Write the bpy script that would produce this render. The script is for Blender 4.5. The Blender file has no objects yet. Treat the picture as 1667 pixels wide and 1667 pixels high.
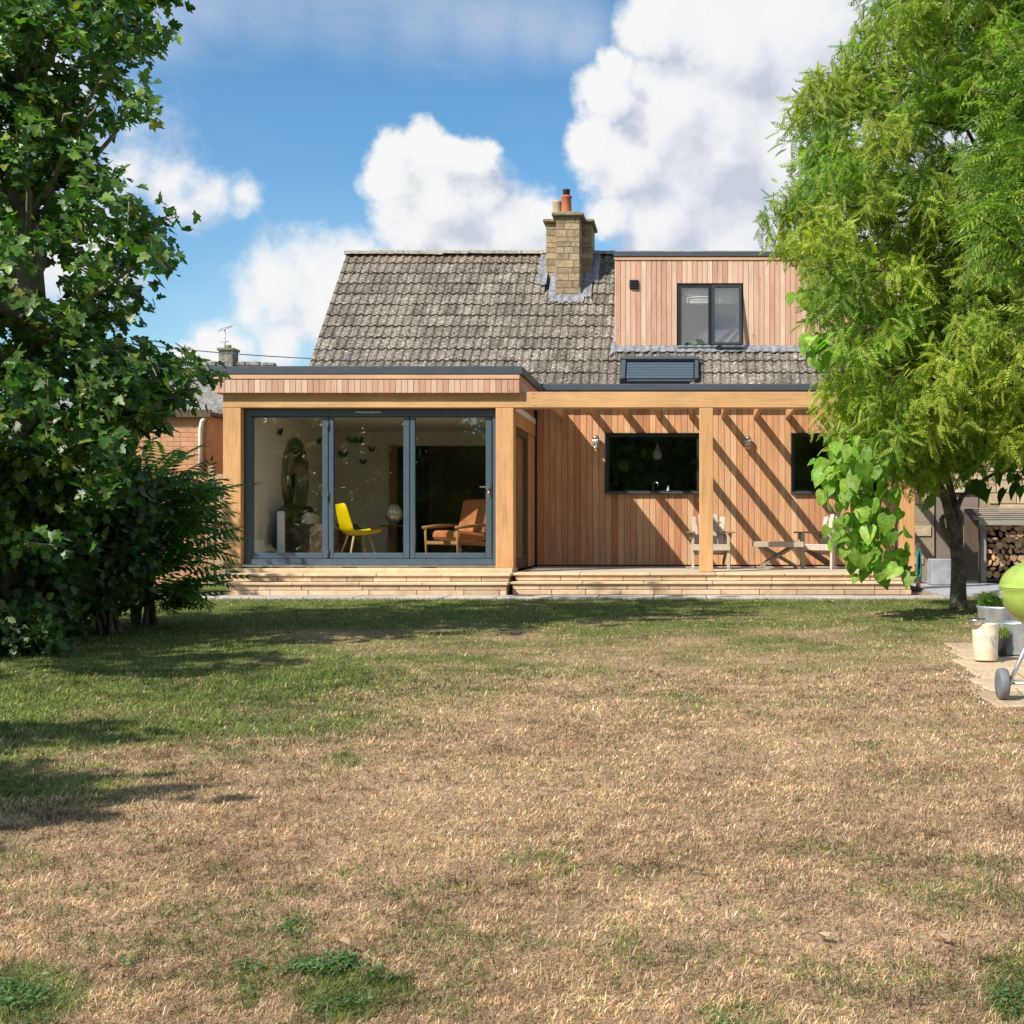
import bpy, bmesh, math, random
import numpy as np
from mathutils import Vector, Matrix

# ------------------------------------------------------------------ camera, sky, sun, exposure
random.seed(7)
rng = np.random.default_rng(11)
SC = bpy.context.scene
COL = SC.collection
FPX, CX, HY, ZC = 2100.0, 1122.0, 862.0, 0.95       # focal length and principal point of the photo in its pixels

cam_d = bpy.data.cameras.new('camera')
cam = bpy.data.objects.new('camera', cam_d)
COL.objects.link(cam)
cam.location = (0, 0, ZC)
cam.rotation_euler = (math.radians(90), 0, 0)
cam_d.sensor_width = 36
cam_d.lens = 36 * FPX / 1667
cam_d.shift_x = -(CX - 833.5) / 1667
cam_d.shift_y = (HY - 833.5) / 1667
cam_d.clip_end = 5000
SC.camera = cam

SUN_DIR = Vector((0.974, 1.0, -1.25)).normalized()     # the way the light travels
SUN_ELEV = math.asin(-SUN_DIR.z)
SUN_AZ = math.atan2(-SUN_DIR.x, -SUN_DIR.y)
sun_d = bpy.data.lights.new('sun', 'SUN')
sun_d.energy = 4.4
sun_d.angle = math.radians(0.53)
sun_d.color = (1.0, 0.92, 0.80)
sun = bpy.data.objects.new('sun', sun_d)
sun.rotation_euler = SUN_DIR.to_track_quat('-Z', 'Y').to_euler()
sun.location = (-20, -20, 30)
COL.objects.link(sun)

SC.view_settings.view_transform = 'Standard'
SC.view_settings.look = 'None'
SC.view_settings.exposure = 0.62
SC.view_settings.gamma = 1.0
SC.view_settings.use_curve_mapping = False
SC.cycles.max_bounces = 10
SC.cycles.transparent_max_bounces = 16
SC.cycles.use_denoising = True

def pdir(px, py):
    return Vector(((px - CX) / FPX, 1.0, (HY - py) / FPX)).normalized()

class NT:
    """tiny node-tree helper"""
    def __init__(self, tree):
        self.t = tree; self.n = tree.nodes; self.l = tree.links
    def node(self, typ, **kw):
        n = self.n.new(typ)
        for k, v in kw.items():
            setattr(n, k, v)
        return n
    def link(self, a, b):
        self.l.new(a, b)
    def put(self, sock, v):
        if isinstance(v, bpy.types.NodeSocket): self.l.new(v, sock)
        else: sock.default_value = v
    def math(self, op, a, b=None, c=None, clamp=False):
        n = self.node('ShaderNodeMath', operation=op, use_clamp=clamp)
        self.put(n.inputs[0], a)
        if b is not None: self.put(n.inputs[1], b)
        if c is not None: self.put(n.inputs[2], c)
        return n.outputs[0]
    def vmath(self, op, a, b=None, out=0):
        n = self.node('ShaderNodeVectorMath', operation=op)
        self.put(n.inputs[0], a)
        if b is not None:
            if op == 'SCALE': self.put(n.inputs[3], b)
            else: self.put(n.inputs[1], b)
        return n.outputs[out]
    def noise(self, vec, scale, detail=4, rough=0.55, out=0, dist=0.0):
        n = self.node('ShaderNodeTexNoise')
        if vec is not None: self.link(vec, n.inputs['Vector'])
        n.inputs['Scale'].default_value = scale
        n.inputs['Detail'].default_value = detail
        n.inputs['Roughness'].default_value = rough
        n.inputs['Distortion'].default_value = dist
        return n.outputs[out]
    def ramp(self, fac, stops, interp='LINEAR'):
        n = self.node('ShaderNodeValToRGB')
        cr = n.color_ramp; cr.interpolation = interp
        while len(cr.elements) > len(stops): cr.elements.remove(cr.elements[-1])
        while len(cr.elements) < len(stops): cr.elements.new(0.5)
        for e, (p, c) in zip(cr.elements, stops):
            e.position = p
            e.color = (c, c, c, 1) if isinstance(c, (int, float)) else (*c, 1)
        self.link(fac, n.inputs[0])
        return n.outputs[0]
    def mix(self, fac, a, b, mode='MIX'):
        n = self.node('ShaderNodeMix', data_type='RGBA', blend_type=mode)
        self.put(n.inputs[0], fac)
        for s, v in ((n.inputs[6], a), (n.inputs[7], b)):
            if isinstance(v, bpy.types.NodeSocket): self.link(v, s)
            else: s.default_value = (*v, 1) if len(v) == 3 else v
        return n.outputs[2]
    def maprange(self, v, a, b, c=0.0, d=1.0, smooth=False):
        n = self.node('ShaderNodeMapRange')
        if smooth: n.interpolation_type = 'SMOOTHSTEP'
        self.put(n.inputs[0], v)
        for i, x in enumerate((a, b, c, d)): n.inputs[i + 1].default_value = x
        return n.outputs[0]

# clouds: (px, py, radius px, weight) of the cumulus heaps seen over the house, as directions in the sky
CLOUDS = [
    (1090, 40, 95, 1.0), (1180, 70, 150, 1.0), (1320, 60, 170, 1.0), (1090, 190, 120, 1.0), (975, 165, 62, 1.0), (1000, 110, 45, .95),
    (960, 235, 55, .95), (1010, 270, 85, 1.0), (1160, 240, 170, 1.0), (1300, 260, 170, 1.0), (1080, 370, 105, .9),
    (1000, 360, 60, .85), (1200, 395, 120, .85), (1450, 120, 230, 1.0), (1500, 380, 220, .95), (1700, 200, 300, 1.0),
    (650, 262, 50, 1.0), (715, 255, 58, 1.0), (765, 258, 48, 1.0), (640, 300, 50, 1.0), (735, 330, 110, 1.05), (670, 370, 75, 1.0),
    (800, 330, 52, .9), (830, 390, 95, .95), (880, 365, 55, .85), (760, 430, 130, 1.0),
    (500, 440, 75, .55), (560, 470, 90, .7), (600, 440, 60, .65), (440, 470, 85, .58), (400, 500, 60, .42), (520, 510, 90, .7), (445, 545, 65, .65), (560, 450, 50, .6),
    (350, 560, 55, .6), (300, 610, 70, .8),
    (335, 312, 52, .48), (275, 290, 60, .52), (388, 318, 40, .45), (300, 330, 45, .5), (210, 270, 60, .5), (235, 180, 60, .22),
    (120, 420, 130, .7), (60, 150, 120, .5),
]
def make_world():
    w = bpy.data.worlds.new('World'); SC.world = w; w.use_nodes = True
    w.node_tree.nodes.clear()
    # density group
    g = bpy.data.node_groups.new('cloud_density', 'ShaderNodeTree')
    g.interface.new_socket('Vector', in_out='INPUT', socket_type='NodeSocketVector')
    g.interface.new_socket('Density', in_out='OUTPUT', socket_type='NodeSocketFloat')
    G = NT(g)
    gi = G.node('NodeGroupInput'); go = G.node('NodeGroupOutput')
    v = gi.outputs[0]
    n1 = G.noise(v, 14.0, 6, 0.6, out=1)
    off = G.vmath('SCALE', G.vmath('SUBTRACT', n1, (0.5, 0.5, 0.5)), 0.055)
    n0 = G.noise(v, 55.0, 5, 0.6, out=1)
    off0 = G.vmath('SCALE', G.vmath('SUBTRACT', n0, (0.5, 0.5, 0.5)), 0.016)
    v2 = G.vmath('ADD', G.vmath('ADD', v, off), off0)
    acc = None
    for px, py, r, wt in CLOUDS:
        c = pdir(px, py)
        d = G.vmath('DISTANCE', v2, tuple(c), out=1)
        q = G.math('MULTIPLY_ADD', d, -wt / (r / FPX), wt)
        acc = q if acc is None else G.math('SMOOTH_MAX', acc, q, 0.12)
    # broken cumulus carries on over the unseen sky, with cover thickened to brighten ambient light
    far = G.noise(v2, 3.1, 5, 0.55)
    away = G.maprange(G.vmath('DISTANCE', v, tuple(pdir(900, 330)), out=1), 0.42, 0.62)
    gen = G.math('MULTIPLY', G.maprange(far, 0.44, 0.64, -0.3, 0.9), away)
    acc = G.math('MAXIMUM', acc, G.math('ADD', gen, G.math('MULTIPLY_ADD', away, 0.6, -0.6)))
    fine = G.noise(v, 38.0, 6, 0.62)
    acc = G.math('ADD', acc, G.math('MULTIPLY_ADD', fine, 0.5, -0.25))
    G.link(acc, go.inputs[0])
    W = NT(w.node_tree)
    tc = W.node('ShaderNodeTexCoord')
    d = W.vmath('NORMALIZE', tc.outputs['Generated'])
    def dens(vec):
        n = W.node('ShaderNodeGroup'); n.node_tree = g
        W.link(vec, n.inputs[0]); return n.outputs[0]
    d1 = dens(d)
    d2 = dens(W.vmath('ADD', d, (-0.016, 0.0, 0.022)))
    cover = W.maprange(d1, -0.05, 0.45, smooth=True)
    lit = W.math('ADD', W.math('MULTIPLY', W.math('SUBTRACT', d1, d2), 0.9), W.math('MULTIPLY', W.noise(d, 6.0, 5, 0.5), 0.60))
    ccol = W.ramp(lit, [(0.0, (0.62, 0.67, 0.78)), (0.20, (0.78, 0.815, 0.88)), (0.42, (0.94, 0.955, 0.98)), (0.7, (1.0, 1.0, 1.0))])
    # thin high veil, long streaks
    st = W.vmath('MULTIPLY', d, (5.0, 5.0, 26.0))
    veil = W.maprange(W.noise(st, 1.0, 5, 0.5), 0.50, 0.80, 0.0, 0.55, smooth=True)
    up = W.node('ShaderNodeSeparateXYZ'); W.link(d, up.inputs[0])
    veil = W.math('MULTIPLY', veil, W.maprange(up.outputs[2], 0.30, 0.40, 0.15, 1.0))
    low = W.math('MULTIPLY', W.maprange(up.outputs[2], 0.08, 0.26, 0.40, 0.0), W.maprange(W.noise(d, 5.0, 4), 0.35, 0.7))
    sky = W.node('ShaderNodeTexSky', sky_type='NISHITA')
    sky.sun_disc = False
    sky.sun_elevation = SUN_ELEV
    sky.sun_rotation = SUN_AZ
    sky.air_density = 1.0; sky.dust_density = 0.5; sky.ozone_density = 1.6
    hs = W.node('ShaderNodeHueSaturation'); hs.inputs['Saturation'].default_value = 1.20; hs.inputs['Value'].default_value = 1.0
    W.link(sky.outputs[0], hs.inputs['Color'])
    b1 = W.node('ShaderNodeBackground'); b1.inputs[1].default_value = 0.104
    W.link(W.mix(1.0, hs.outputs[0], (0.82, 1.0, 1.0), 'MULTIPLY'), b1.inputs[0])
    b2 = W.node('ShaderNodeBackground'); b2.inputs[1].default_value = 0.61
    W.link(ccol, b2.inputs[0])
    # smooth sheet of high cloud along the top of the view
    dn = W.vmath('ADD', d, W.vmath('SCALE', W.vmath('SUBTRACT', W.noise(d, 5.0, 4, 0.5, out=1), (0.5, 0.5, 0.5)), 0.05))
    sh = None
    for px, py, r in ((330, -10, 75), (430, -15, 85), (540, -25, 95), (660, -25, 100), (780, -15, 95), (880, 10, 80), (940, 40, 60), (240, 30, 80)):
        q = W.maprange(W.vmath('DISTANCE', dn, tuple(pdir(px, py)), out=1), r * .3 / FPX, r * 1.45 / FPX, 0.34, 0.0, smooth=True)
        sh = q if sh is None else W.math('MAXIMUM', sh, q)
    veil = W.math('MAXIMUM', veil, W.math('MULTIPLY', sh, W.maprange(W.noise(st, 1.4, 4), 0.25, 0.7, 0.55, 1.15)))
    fac = W.math('MAXIMUM', cover, W.math('MAXIMUM', veil, low), clamp=True)
    ms = W.node('ShaderNodeMixShader')
    W.link(fac, ms.inputs[0]); W.link(b1.outputs[0], ms.inputs[1]); W.link(b2.outputs[0], ms.inputs[2])
    o = W.node('ShaderNodeOutputWorld'); W.link(ms.outputs[0], o.inputs[0])
    w.cycles.sampling_method = 'MANUAL'; w.cycles.sample_map_resolution = 1024
make_world()

# ------------------------------------------------------------------ helpers
def X(px, Y): return (px - CX) / FPX * Y
def Z(py, Y): return ZC + (HY - py) / FPX * Y
def gz(Y): return 0.0043 * min(max(Y, 0), 17.0)       # the lawn climbs gently to the house

def origin(o):
    v = Vector((0, 0, 0))
    while o is not None:
        v += o.location; o = o.parent
    return v
def tag(o, label=None, cat=None, group=None, kind=None):
    if label: o['label'] = label
    if cat: o['category'] = cat
    if group: o['group'] = group
    if kind: o['kind'] = kind
    return o
def empty(name, loc, label, cat, group=None):
    o = bpy.data.objects.new(name, None); COL.objects.link(o)
    o.location = loc; o.empty_display_size = 0.2
    return tag(o, label, cat, group)
def place(name, me, loc, parent=None, rot=None):
    o = bpy.data.objects.new(name, me); COL.objects.link(o)
    if parent is not None:
        o.parent = parent; o.location = Vector(loc) - origin(parent)
    else: o.location = loc
    if rot is not None: o.rotation_euler = rot
    return o
def np_mesh(name, V, F, mat, col=None, smooth=False):
    V = np.asarray(V, dtype=np.float32); F = np.asarray(F, dtype=np.int32)
    me = bpy.data.meshes.new(name)
    me.vertices.add(len(V)); me.vertices.foreach_set('co', V.ravel())
    k = F.shape[1]
    me.loops.add(F.size); me.polygons.add(len(F))
    me.loops.foreach_set('vertex_index', F.ravel())
    me.polygons.foreach_set('loop_start', np.arange(0, F.size, k, dtype=np.int32))
    me.update(calc_edges=True)
    if col is not None:
        a = me.color_attributes.new('Col', 'FLOAT_COLOR', 'POINT')
        c = np.ones((len(V), 4), dtype=np.float32); c[:, :3] = col
        a.data.foreach_set('color', c.ravel())
    if smooth: me.polygons.foreach_set('use_smooth', np.ones(len(F), dtype=bool))
    me.materials.append(mat)
    return me
class MB:
    """collects shapes in world coordinates; build() links them as one mesh object"""
    def __init__(self): self.v = []; self.f = []; self.s = []
    def add(self, verts, faces, smooth=False):
        b = len(self.v)
        self.v += [tuple(p) for p in verts]
        self.f += [tuple(i + b for i in f) for f in faces]
        self.s += [smooth] * len(faces)
        return self
    def box(self, x0, x1, y0, y1, z0, z1, c=0.0, M=None):
        v, f = cbox_geo(x1 - x0, y1 - y0, z1 - z0, c)
        ctr = Vector(((x0 + x1) / 2, (y0 + y1) / 2, (z0 + z1) / 2))
        pts = [Vector(p) + ctr for p in v]
        if M is not None: pts = [M @ p for p in pts]
        return self.add(pts, f)
    def bar(self, a, b, w, h, c=0.004, up=(0, 0, 1)):
        """a rectangular bar from a to b, w wide, h high"""
        a = Vector(a); b = Vector(b); d = b - a; L = d.length; d.normalize()
        upv = Vector(up)
        if abs(d.dot(upv)) > 0.98: upv = Vector((0, 1, 0))
        s = d.cross(upv).normalized(); u = s.cross(d).normalized()
        v, f = cbox_geo(L, w, h, c)
        m = (a + b) / 2
        return self.add([m + d * p[0] + s * p[1] + u * p[2] for p in v], f)
    def tube(self, pts, rad, n=8, cap=True):
        v, f = tube_geo(pts, rad, n, cap)
        return self.add(v, f, True)
    def lathe(self, prof, center, n=20, axis='z', cap=True):
        cx, cy, cz = center; v = []; f = []
        for r, h in prof:
            for i in range(n):
                a = 2 * math.pi * i / n; p = (r * math.cos(a), r * math.sin(a), h)
                if axis == 'x': p = (p[2], p[0], p[1])
                elif axis == 'y': p = (p[0], p[2], p[1])
                v.append((cx + p[0], cy + p[1], cz + p[2]))
        for j in range(len(prof) - 1):
            for i in range(n):
                f.append((j * n + i, j * n + (i + 1) % n, (j + 1) * n + (i + 1) % n, (j + 1) * n + i))
        if cap:
            if prof[0][0] > 1e-4: f.append(tuple(reversed(range(n))))
            if prof[-1][0] > 1e-4: f.append(tuple(range((len(prof) - 1) * n, len(prof) * n)))
        return self.add(v, f, True)
    def build(self, name, mat, parent=None, at=None):
        V = np.array(self.v)
        c = Vector(at) if at is not None else Vector((V.min(0) + V.max(0)) / 2)
        me = bpy.data.meshes.new(name)
        me.from_pydata([tuple(Vector(p) - c) for p in self.v], [], self.f)
        me.polygons.foreach_set('use_smooth', self.s)
        me.materials.append(mat); me.update()
        return place(name, me, c, parent)
_geo = {}
def cbox_geo(sx, sy, sz, c):
    """a box with chamfered edges, centred on the origin"""
    c = min(c, sx * .45, sy * .45, sz * .45)
    key = (round(sx, 4), round(sy, 4), round(sz, 4), round(c, 4))
    if key in _geo: return _geo[key]
    hx, hy, hz = sx / 2, sy / 2, sz / 2
    if c <= 1e-5:
        v = [(x, y, z) for x in (-hx, hx) for y in (-hy, hy) for z in (-hz, hz)]
        f = [(0, 1, 3, 2), (4, 6, 7, 5), (0, 4, 5, 1), (2, 3, 7, 6), (0, 2, 6, 4), (1, 5, 7, 3)]
    else:
        bm = bmesh.new(); bmesh.ops.create_cube(bm, size=1.0)
        for q in bm.verts: q.co = (q.co.x * sx, q.co.y * sy, q.co.z * sz)
        bmesh.ops.bevel(bm, geom=list(bm.edges), offset=c, segments=1, affect='EDGES', profile=0.5)
        bm.verts.ensure_lookup_table()
        v = [tuple(q.co) for q in bm.verts]; f = [tuple(q.index for q in p.verts) for p in bm.faces]
        bm.free()
    _geo[key] = (v, f)
    return v, f
_meshes = {}
def box_mesh(sx, sy, sz, c, mat):
    key = (round(sx, 3), round(sy, 3), round(sz, 3), c, mat.name)
    if key not in _meshes:
        v, f = cbox_geo(sx, sy, sz, c)
        me = bpy.data.meshes.new('block'); me.from_pydata(v, [], f); me.materials.append(mat); me.update()
        _meshes[key] = me
    return _meshes[key]
def piece(name, x0, x1, y0, y1, z0, z1, mat, parent, c=0.003, rot=None):
    return place(name, box_mesh(x1 - x0, y1 - y0, z1 - z0, c, mat), ((x0 + x1) / 2, (y0 + y1) / 2, (z0 + z1) / 2), parent, rot)
def tube_geo(pts, rad, n=8, cap=True):
    pts = [Vector(p) for p in pts]
    if not hasattr(rad, '__len__'): rad = [rad] * len(pts)
    v = []; f = []; ref = Vector((0.3, 0.9, 0.2)).normalized()
    for i, p in enumerate(pts):
        d = (pts[min(i + 1, len(pts) - 1)] - pts[max(i - 1, 0)])
        if d.length < 1e-9: d = Vector((0, 0, 1))
        d.normalize()
        s = d.cross(ref)
        if s.length < 1e-3: s = d.cross(Vector((1, 0, 0)))
        s.normalize(); u = s.cross(d)
        for k in range(n):
            a = 2 * math.pi * k / n
            v.append(p + (s * math.cos(a) + u * math.sin(a)) * rad[i])
    for i in range(len(pts) - 1):
        for k in range(n):
            f.append((i * n + k, i * n + (k + 1) % n, (i + 1) * n + (k + 1) % n, (i + 1) * n + k))
    if cap:
        f.append(tuple(reversed(range(n)))); f.append(tuple(range((len(pts) - 1) * n, len(pts) * n)))
    return v, f
def fbm(x, y, seed=0, octs=4, s=1.0):
    """value noise, 0..1, vectorised"""
    x = np.asarray(x, float) * s; y = np.asarray(y, float) * s
    out = np.zeros_like(x); amp = 0.5; tot = 0
    for o in range(octs):
        xi = np.floor(x).astype(np.int64); yi = np.floor(y).astype(np.int64)
        fx = x - xi; fy = y - yi
        fx = fx * fx * (3 - 2 * fx); fy = fy * fy * (3 - 2 * fy)
        def h(a, b):
            n = (a * 374761393 + b * 668265263 + (seed + o * 17) * 974634721) & 0x7fffffff
            n = ((n ^ (n >> 13)) * 1274126177) & 0x7fffffff
            return ((n ^ (n >> 16)) & 0xffff) / 65535.0
        v = (h(xi, yi) * (1 - fx) + h(xi + 1, yi) * fx) * (1 - fy) + (h(xi, yi + 1) * (1 - fx) + h(xi + 1, yi + 1) * fx) * fy
        out += amp * v; tot += amp; amp *= 0.5; x = x * 2.03 + 5.1; y = y * 2.03 + 1.7
    return out / tot
def sstep(a, b, v):
    t = np.clip((v - a) / (b - a), 0, 1); return t * t * (3 - 2 * t)

# ------------------------------------------------------------------ materials
def newmat(name):
    m = bpy.data.materials.new(name); m.use_nodes = True
    m.node_tree.nodes.clear()
    N = NT(m.node_tree)
    out = N.node('ShaderNodeOutputMaterial')
    return m, N, out
def principled(N, out, color, rough=0.6, metal=0.0, spec=0.5, bump=None, bstr=0.3, bdist=0.01):
    p = N.node('ShaderNodeBsdfPrincipled')
    N.put(p.inputs['Base Color'], (*color, 1) if isinstance(color, tuple) else color)
    N.put(p.inputs['Roughness'], rough); p.inputs['Metallic'].default_value = metal
    p.inputs['Specular IOR Level'].default_value = spec
    if bump is not None:
        b = N.node('ShaderNodeBump'); b.inputs['Strength'].default_value = bstr; b.inputs['Distance'].default_value = bdist
        N.link(bump, b.inputs['Height']); N.link(b.outputs[0], p.inputs['Normal'])
    N.link(p.outputs[0], out.inputs[0])
    return p
def objrand(N):
    """position in the place, shifted by the object's own random number so no two pieces share a grain"""
    oi = N.node('ShaderNodeObjectInfo'); ge = N.node('ShaderNodeNewGeometry')
    v = N.vmath('ADD', ge.outputs['Position'], N.vmath('SCALE', (13.7, 7.1, 21.3), oi.outputs['Random']))
    return oi.outputs['Random'], v
def wood(name, tones, axis='z', rough=0.7, grain=0.5, knots=True, stretch=22.0):
    m, N, out = newmat(name)
    r, v = objrand(N)
    sc = {'x': (1.6, stretch * 2, stretch * 2), 'y': (stretch * 2, 1.6, stretch * 2), 'z': (stretch * 2, stretch * 2, 1.6)}[axis]
    vs = N.vmath('MULTIPLY', v, sc)
    base = N.ramp(r, [(i / (len(tones) - 1) if len(tones) > 1 else 0, t) for i, t in enumerate(tones)])
    g = N.noise(vs, 1.0, 6, 0.6, dist=0.6)
    g2 = N.noise(vs, 4.0, 3, 0.6)
    big = N.noise(v, 1.8, 3, 0.5)
    c = N.mix(grain, base, N.ramp(g, [(0.25, 0.40), (0.5, 0.92), (0.75, 1.12)]), 'MULTIPLY')
    c = N.mix(grain * .6, c, N.ramp(g2, [(0.3, 0.6), (0.6, 1.05)]), 'MULTIPLY')
    c = N.mix(0.5, c, N.ramp(big, [(0.3, 0.75), (0.7, 1.15)]), 'MULTIPLY')
    if knots:
        k = N.node('ShaderNodeTexVoronoi'); k.inputs['Scale'].default_value = 3.0
        N.link(N.vmath('MULTIPLY', v, tuple(1.0 if a == axis else 2.2 for a in 'xyz')), k.inputs['Vector'])
        kf = N.maprange(k.outputs['Distance'], 0.03, 0.085, 0.75, 0.0, True)
        c = N.mix(kf, c, (0.16, 0.065, 0.022))
    principled(N, out, c, rough, 0, 0.3, bump=g, bstr=0.25, bdist=0.004)
    return m
def speckle(name, stops, scale, rough=0.9, rnd=0.25, bstr=0.5, bdist=0.01, detail=6, fine=0.35):
    """stone, tile, concrete: a ramp over noise, each piece a shade of its own"""
    m, N, out = newmat(name)
    r, v = objrand(N)
    n = N.noise(v, scale, detail, 0.68)
    n2 = N.noise(v, scale * 0.12, 3, 0.5)
    c = N.ramp(n, stops)
    c = N.mix(fine, c, N.ramp(n2, [(0.3, 0.62), (0.7, 1.3)]), 'MULTIPLY')
    c = N.mix(1.0, c, N.ramp(r, [(0.0, 1 - rnd), (1.0, 1 + rnd)]), 'MULTIPLY')
    principled(N, out, c, rough, 0, 0.25, bump=n, bstr=bstr, bdist=bdist)
    return m
def plain(name, color, rough=0.5, metal=0.0, var=0.12, spec=0.5, scale=6.0):
    m, N, out = newmat(name)
    r, v = objrand(N)
    n = N.noise(v, scale, 5, 0.6)
    c = N.mix(1.0, color, N.ramp(n, [(0.3, 1 - var), (0.7, 1 + var)]), 'MULTIPLY')
    rr = N.maprange(n, 0.3, 0.7, rough * 0.85, min(1, rough * 1.15))
    principled(N, out, c, rr, metal, spec, bump=n, bstr=0.06, bdist=0.003)
    return m
def glass_mat(name, tint=(0.80, 0.83, 0.82), ior=1.54):
    m, N, out = newmat(name)
    t = N.node('ShaderNodeBsdfTransparent'); t.inputs[0].default_value = (*tint, 1)
    ge = N.node('ShaderNodeNewGeometry')
    bn = N.node('ShaderNodeBump'); bn.inputs['Strength'].default_value = 0.02; bn.inputs['Distance'].default_value = 0.05
    N.link(N.noise(ge.outputs['Position'], 1.3, 2), bn.inputs['Height'])
    g = N.node('ShaderNodeBsdfGlossy'); g.inputs['Roughness'].default_value = 0.0; g.inputs[0].default_value = (1, 1, 1, 1)
    N.link(bn.outputs[0], g.inputs['Normal'])
    # Schlick reflectance, the same from either face of the pane
    cs = N.math('ABSOLUTE', N.vmath('DOT_PRODUCT', ge.outputs['Incoming'], ge.outputs['Normal'], out=1))
    fr = N.math('MULTIPLY_ADD', N.math('POWER', N.math('SUBTRACT', 1.0, cs), 5.0), 0.95, ior - 1.5)
    ms = N.node('ShaderNodeMixShader')
    N.link(fr, ms.inputs[0])
    N.link(t.outputs[0], ms.inputs[1]); N.link(g.outputs[0], ms.inputs[2])
    N.link(ms.outputs[0], out.inputs[0])
    return m
def leaf_mat(name, trans=0.35, rough=0.5, spec=0.4, tint=(1.05, 1.4, 0.45)):
    m, N, out = newmat(name)
    a = N.node('ShaderNodeAttribute', attribute_name='Col')
    ge = N.node('ShaderNodeNewGeometry')
    lc = N.mix(1.0, a.outputs['Color'], N.ramp(N.noise(ge.outputs['Position'], 24.0, 4, 0.6), [(0.3, 0.62), (0.7, 1.35)]), 'MULTIPLY')
    p = N.node('ShaderNodeBsdfPrincipled')
    N.link(lc, p.inputs['Base Color'])
    p.inputs['Roughness'].default_value = rough; p.inputs['Specular IOR Level'].default_value = spec
    t = N.node('ShaderNodeBsdfTranslucent')
    N.link(N.mix(1.0, lc, tint, 'MULTIPLY'), t.inputs[0])
    ms = N.node('ShaderNodeMixShader'); ms.inputs[0].default_value = trans
    N.link(p.outputs[0], ms.inputs[1]); N.link(t.outputs[0], ms.inputs[2]); N.link(ms.outputs[0], out.inputs[0])
    return m
def vcol_mat(name, rough=0.9, micro=60.0, amt=0.5, bdist=0.02):
    m, N, out = newmat(name)
    a = N.node('ShaderNodeAttribute', attribute_name='Col')
    ge = N.node('ShaderNodeNewGeometry')
    n = N.noise(ge.outputs['Position'], micro, 5, 0.65)
    c = N.mix(amt, a.outputs['Color'], N.ramp(n, [(0.3, 0.45), (0.7, 1.45)]), 'MULTIPLY')
    principled(N, out, c, rough, 0, 0.15, bump=n, bstr=0.6, bdist=bdist)
    return m

M = {}
M['cedar'] = wood('cedar_cladding', [(.56, .285, .145), (.62, .355, .19), (.46, .205, .10), (.67, .41, .225), (.53, .26, .14), (.70, .46, .265), (.49, .225, .12), (.60, .345, .205)], 'z', grain=0.55)
M['cedar_pale'] = wood('weathered_cedar', [(.60, .38, .275), (.68, .48, .36), (.54, .31, .215), (.70, .51, .385), (.62, .40, .29), (.52, .29, .20), (.67, .46, .34)], 'z', grain=0.5)
M['cedar_trim'] = wood('cedar_trim', [(.62, .38, .24)], 'x', grain=0.4)
M['oak'] = wood('oak_upright', [(.60, .33, .145), (.64, .365, .165)], 'z', grain=0.55, stretch=14)
M['oak_x'] = wood('oak_beam', [(.63, .37, .175)], 'x', grain=0.55, stretch=14)
M['oak_y'] = wood('oak_rafter', [(.55, .30, .12), (.60, .33, .14)], 'y', grain=0.4, stretch=12)
M['teak'] = wood('weathered_teak', [(.50, .43, .35), (.58, .50, .41), (.45, .38, .30)], 'z', grain=0.55, knots=False)
M['teak_dark'] = wood('brown_teak', [(.26, .18, .12), (.32, .23, .16)], 'x', grain=0.55, knots=False)
M['fence'] = wood('fence_timber', [(.36, .27, .17), (.42, .32, .21), (.32, .24, .15)], 'z', grain=0.5)
M['greywood'] = wood('grey_timber', [(.30, .27, .23), (.36, .32, .28)], 'x', grain=0.5)
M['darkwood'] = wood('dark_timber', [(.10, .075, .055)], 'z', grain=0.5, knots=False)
M['chairwood'] = wood('chair_wood', [(.42, .22, .10)], 'x', grain=0.4, knots=False)
M['tile'] = speckle('lichened_concrete_tile', [(0.28, (.03, .027, .023)), (0.41, (.116, .103, .088)), (0.54, (.194, .174, .148)), (0.63, (.385, .35, .30)), (0.72, (.60, .56, .50))], 22.0, 0.95, 0.25, 0.8, 0.014, fine=0.55)
M['tile_moss'] = speckle('mossy_tile', [(0.28, (.04, .03, .022)), (0.42, (.135, .095, .07)), (0.54, (.21, .17, .135)), (0.64, (.42, .37, .29)), (0.75, (.58, .53, .45))], 30.0, 0.95, 0.25, 0.8, 0.02)
M['ridge'] = speckle('ridge_tile', [(0.28, (.09, .075, .06)), (0.45, (.25, .22, .185)), (0.6, (.42, .39, .34)), (0.72, (.58, .55, .50))], 26.0, 0.95, 0.18, 0.8, 0.02)
M['farroof'] = speckle('stone_roof', [(0.3, (.07, .065, .06)), (0.5, (.20, .19, .175)), (0.68, (.36, .34, .31))], 9.0, 0.95, 0.2, 0.5, 0.03)
M['lead'] = plain('lead_flashing', (.19, .20, .225), 0.65, 0.0, 0.45, scale=11)
M['chimney'] = speckle('chimney_stone', [(0.25, (.17, .125, .08)), (0.5, (.31, .24, .15)), (0.75, (.42, .34, .225))], 14.0, 0.9, 0.22, 0.4, 0.01)
M['mortar'] = speckle('mortar', [(0.3, (.24, .19, .13)), (0.7, (.36, .30, .22))], 30.0)
M['capstone'] = speckle('cap_stone', [(0.3, (.11, .10, .06)), (0.55, (.25, .22, .14)), (0.75, (.36, .33, .24))], 18.0)
M['terracotta'] = plain('terracotta', (.42, .13, .065), 0.8, var=0.2)
M['paleclay'] = plain('pale_clay', (.40, .29, .20), 0.85, var=0.2)
M['soot'] = plain('sooty_clay', (.05, .055, .065), 0.8)
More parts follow.
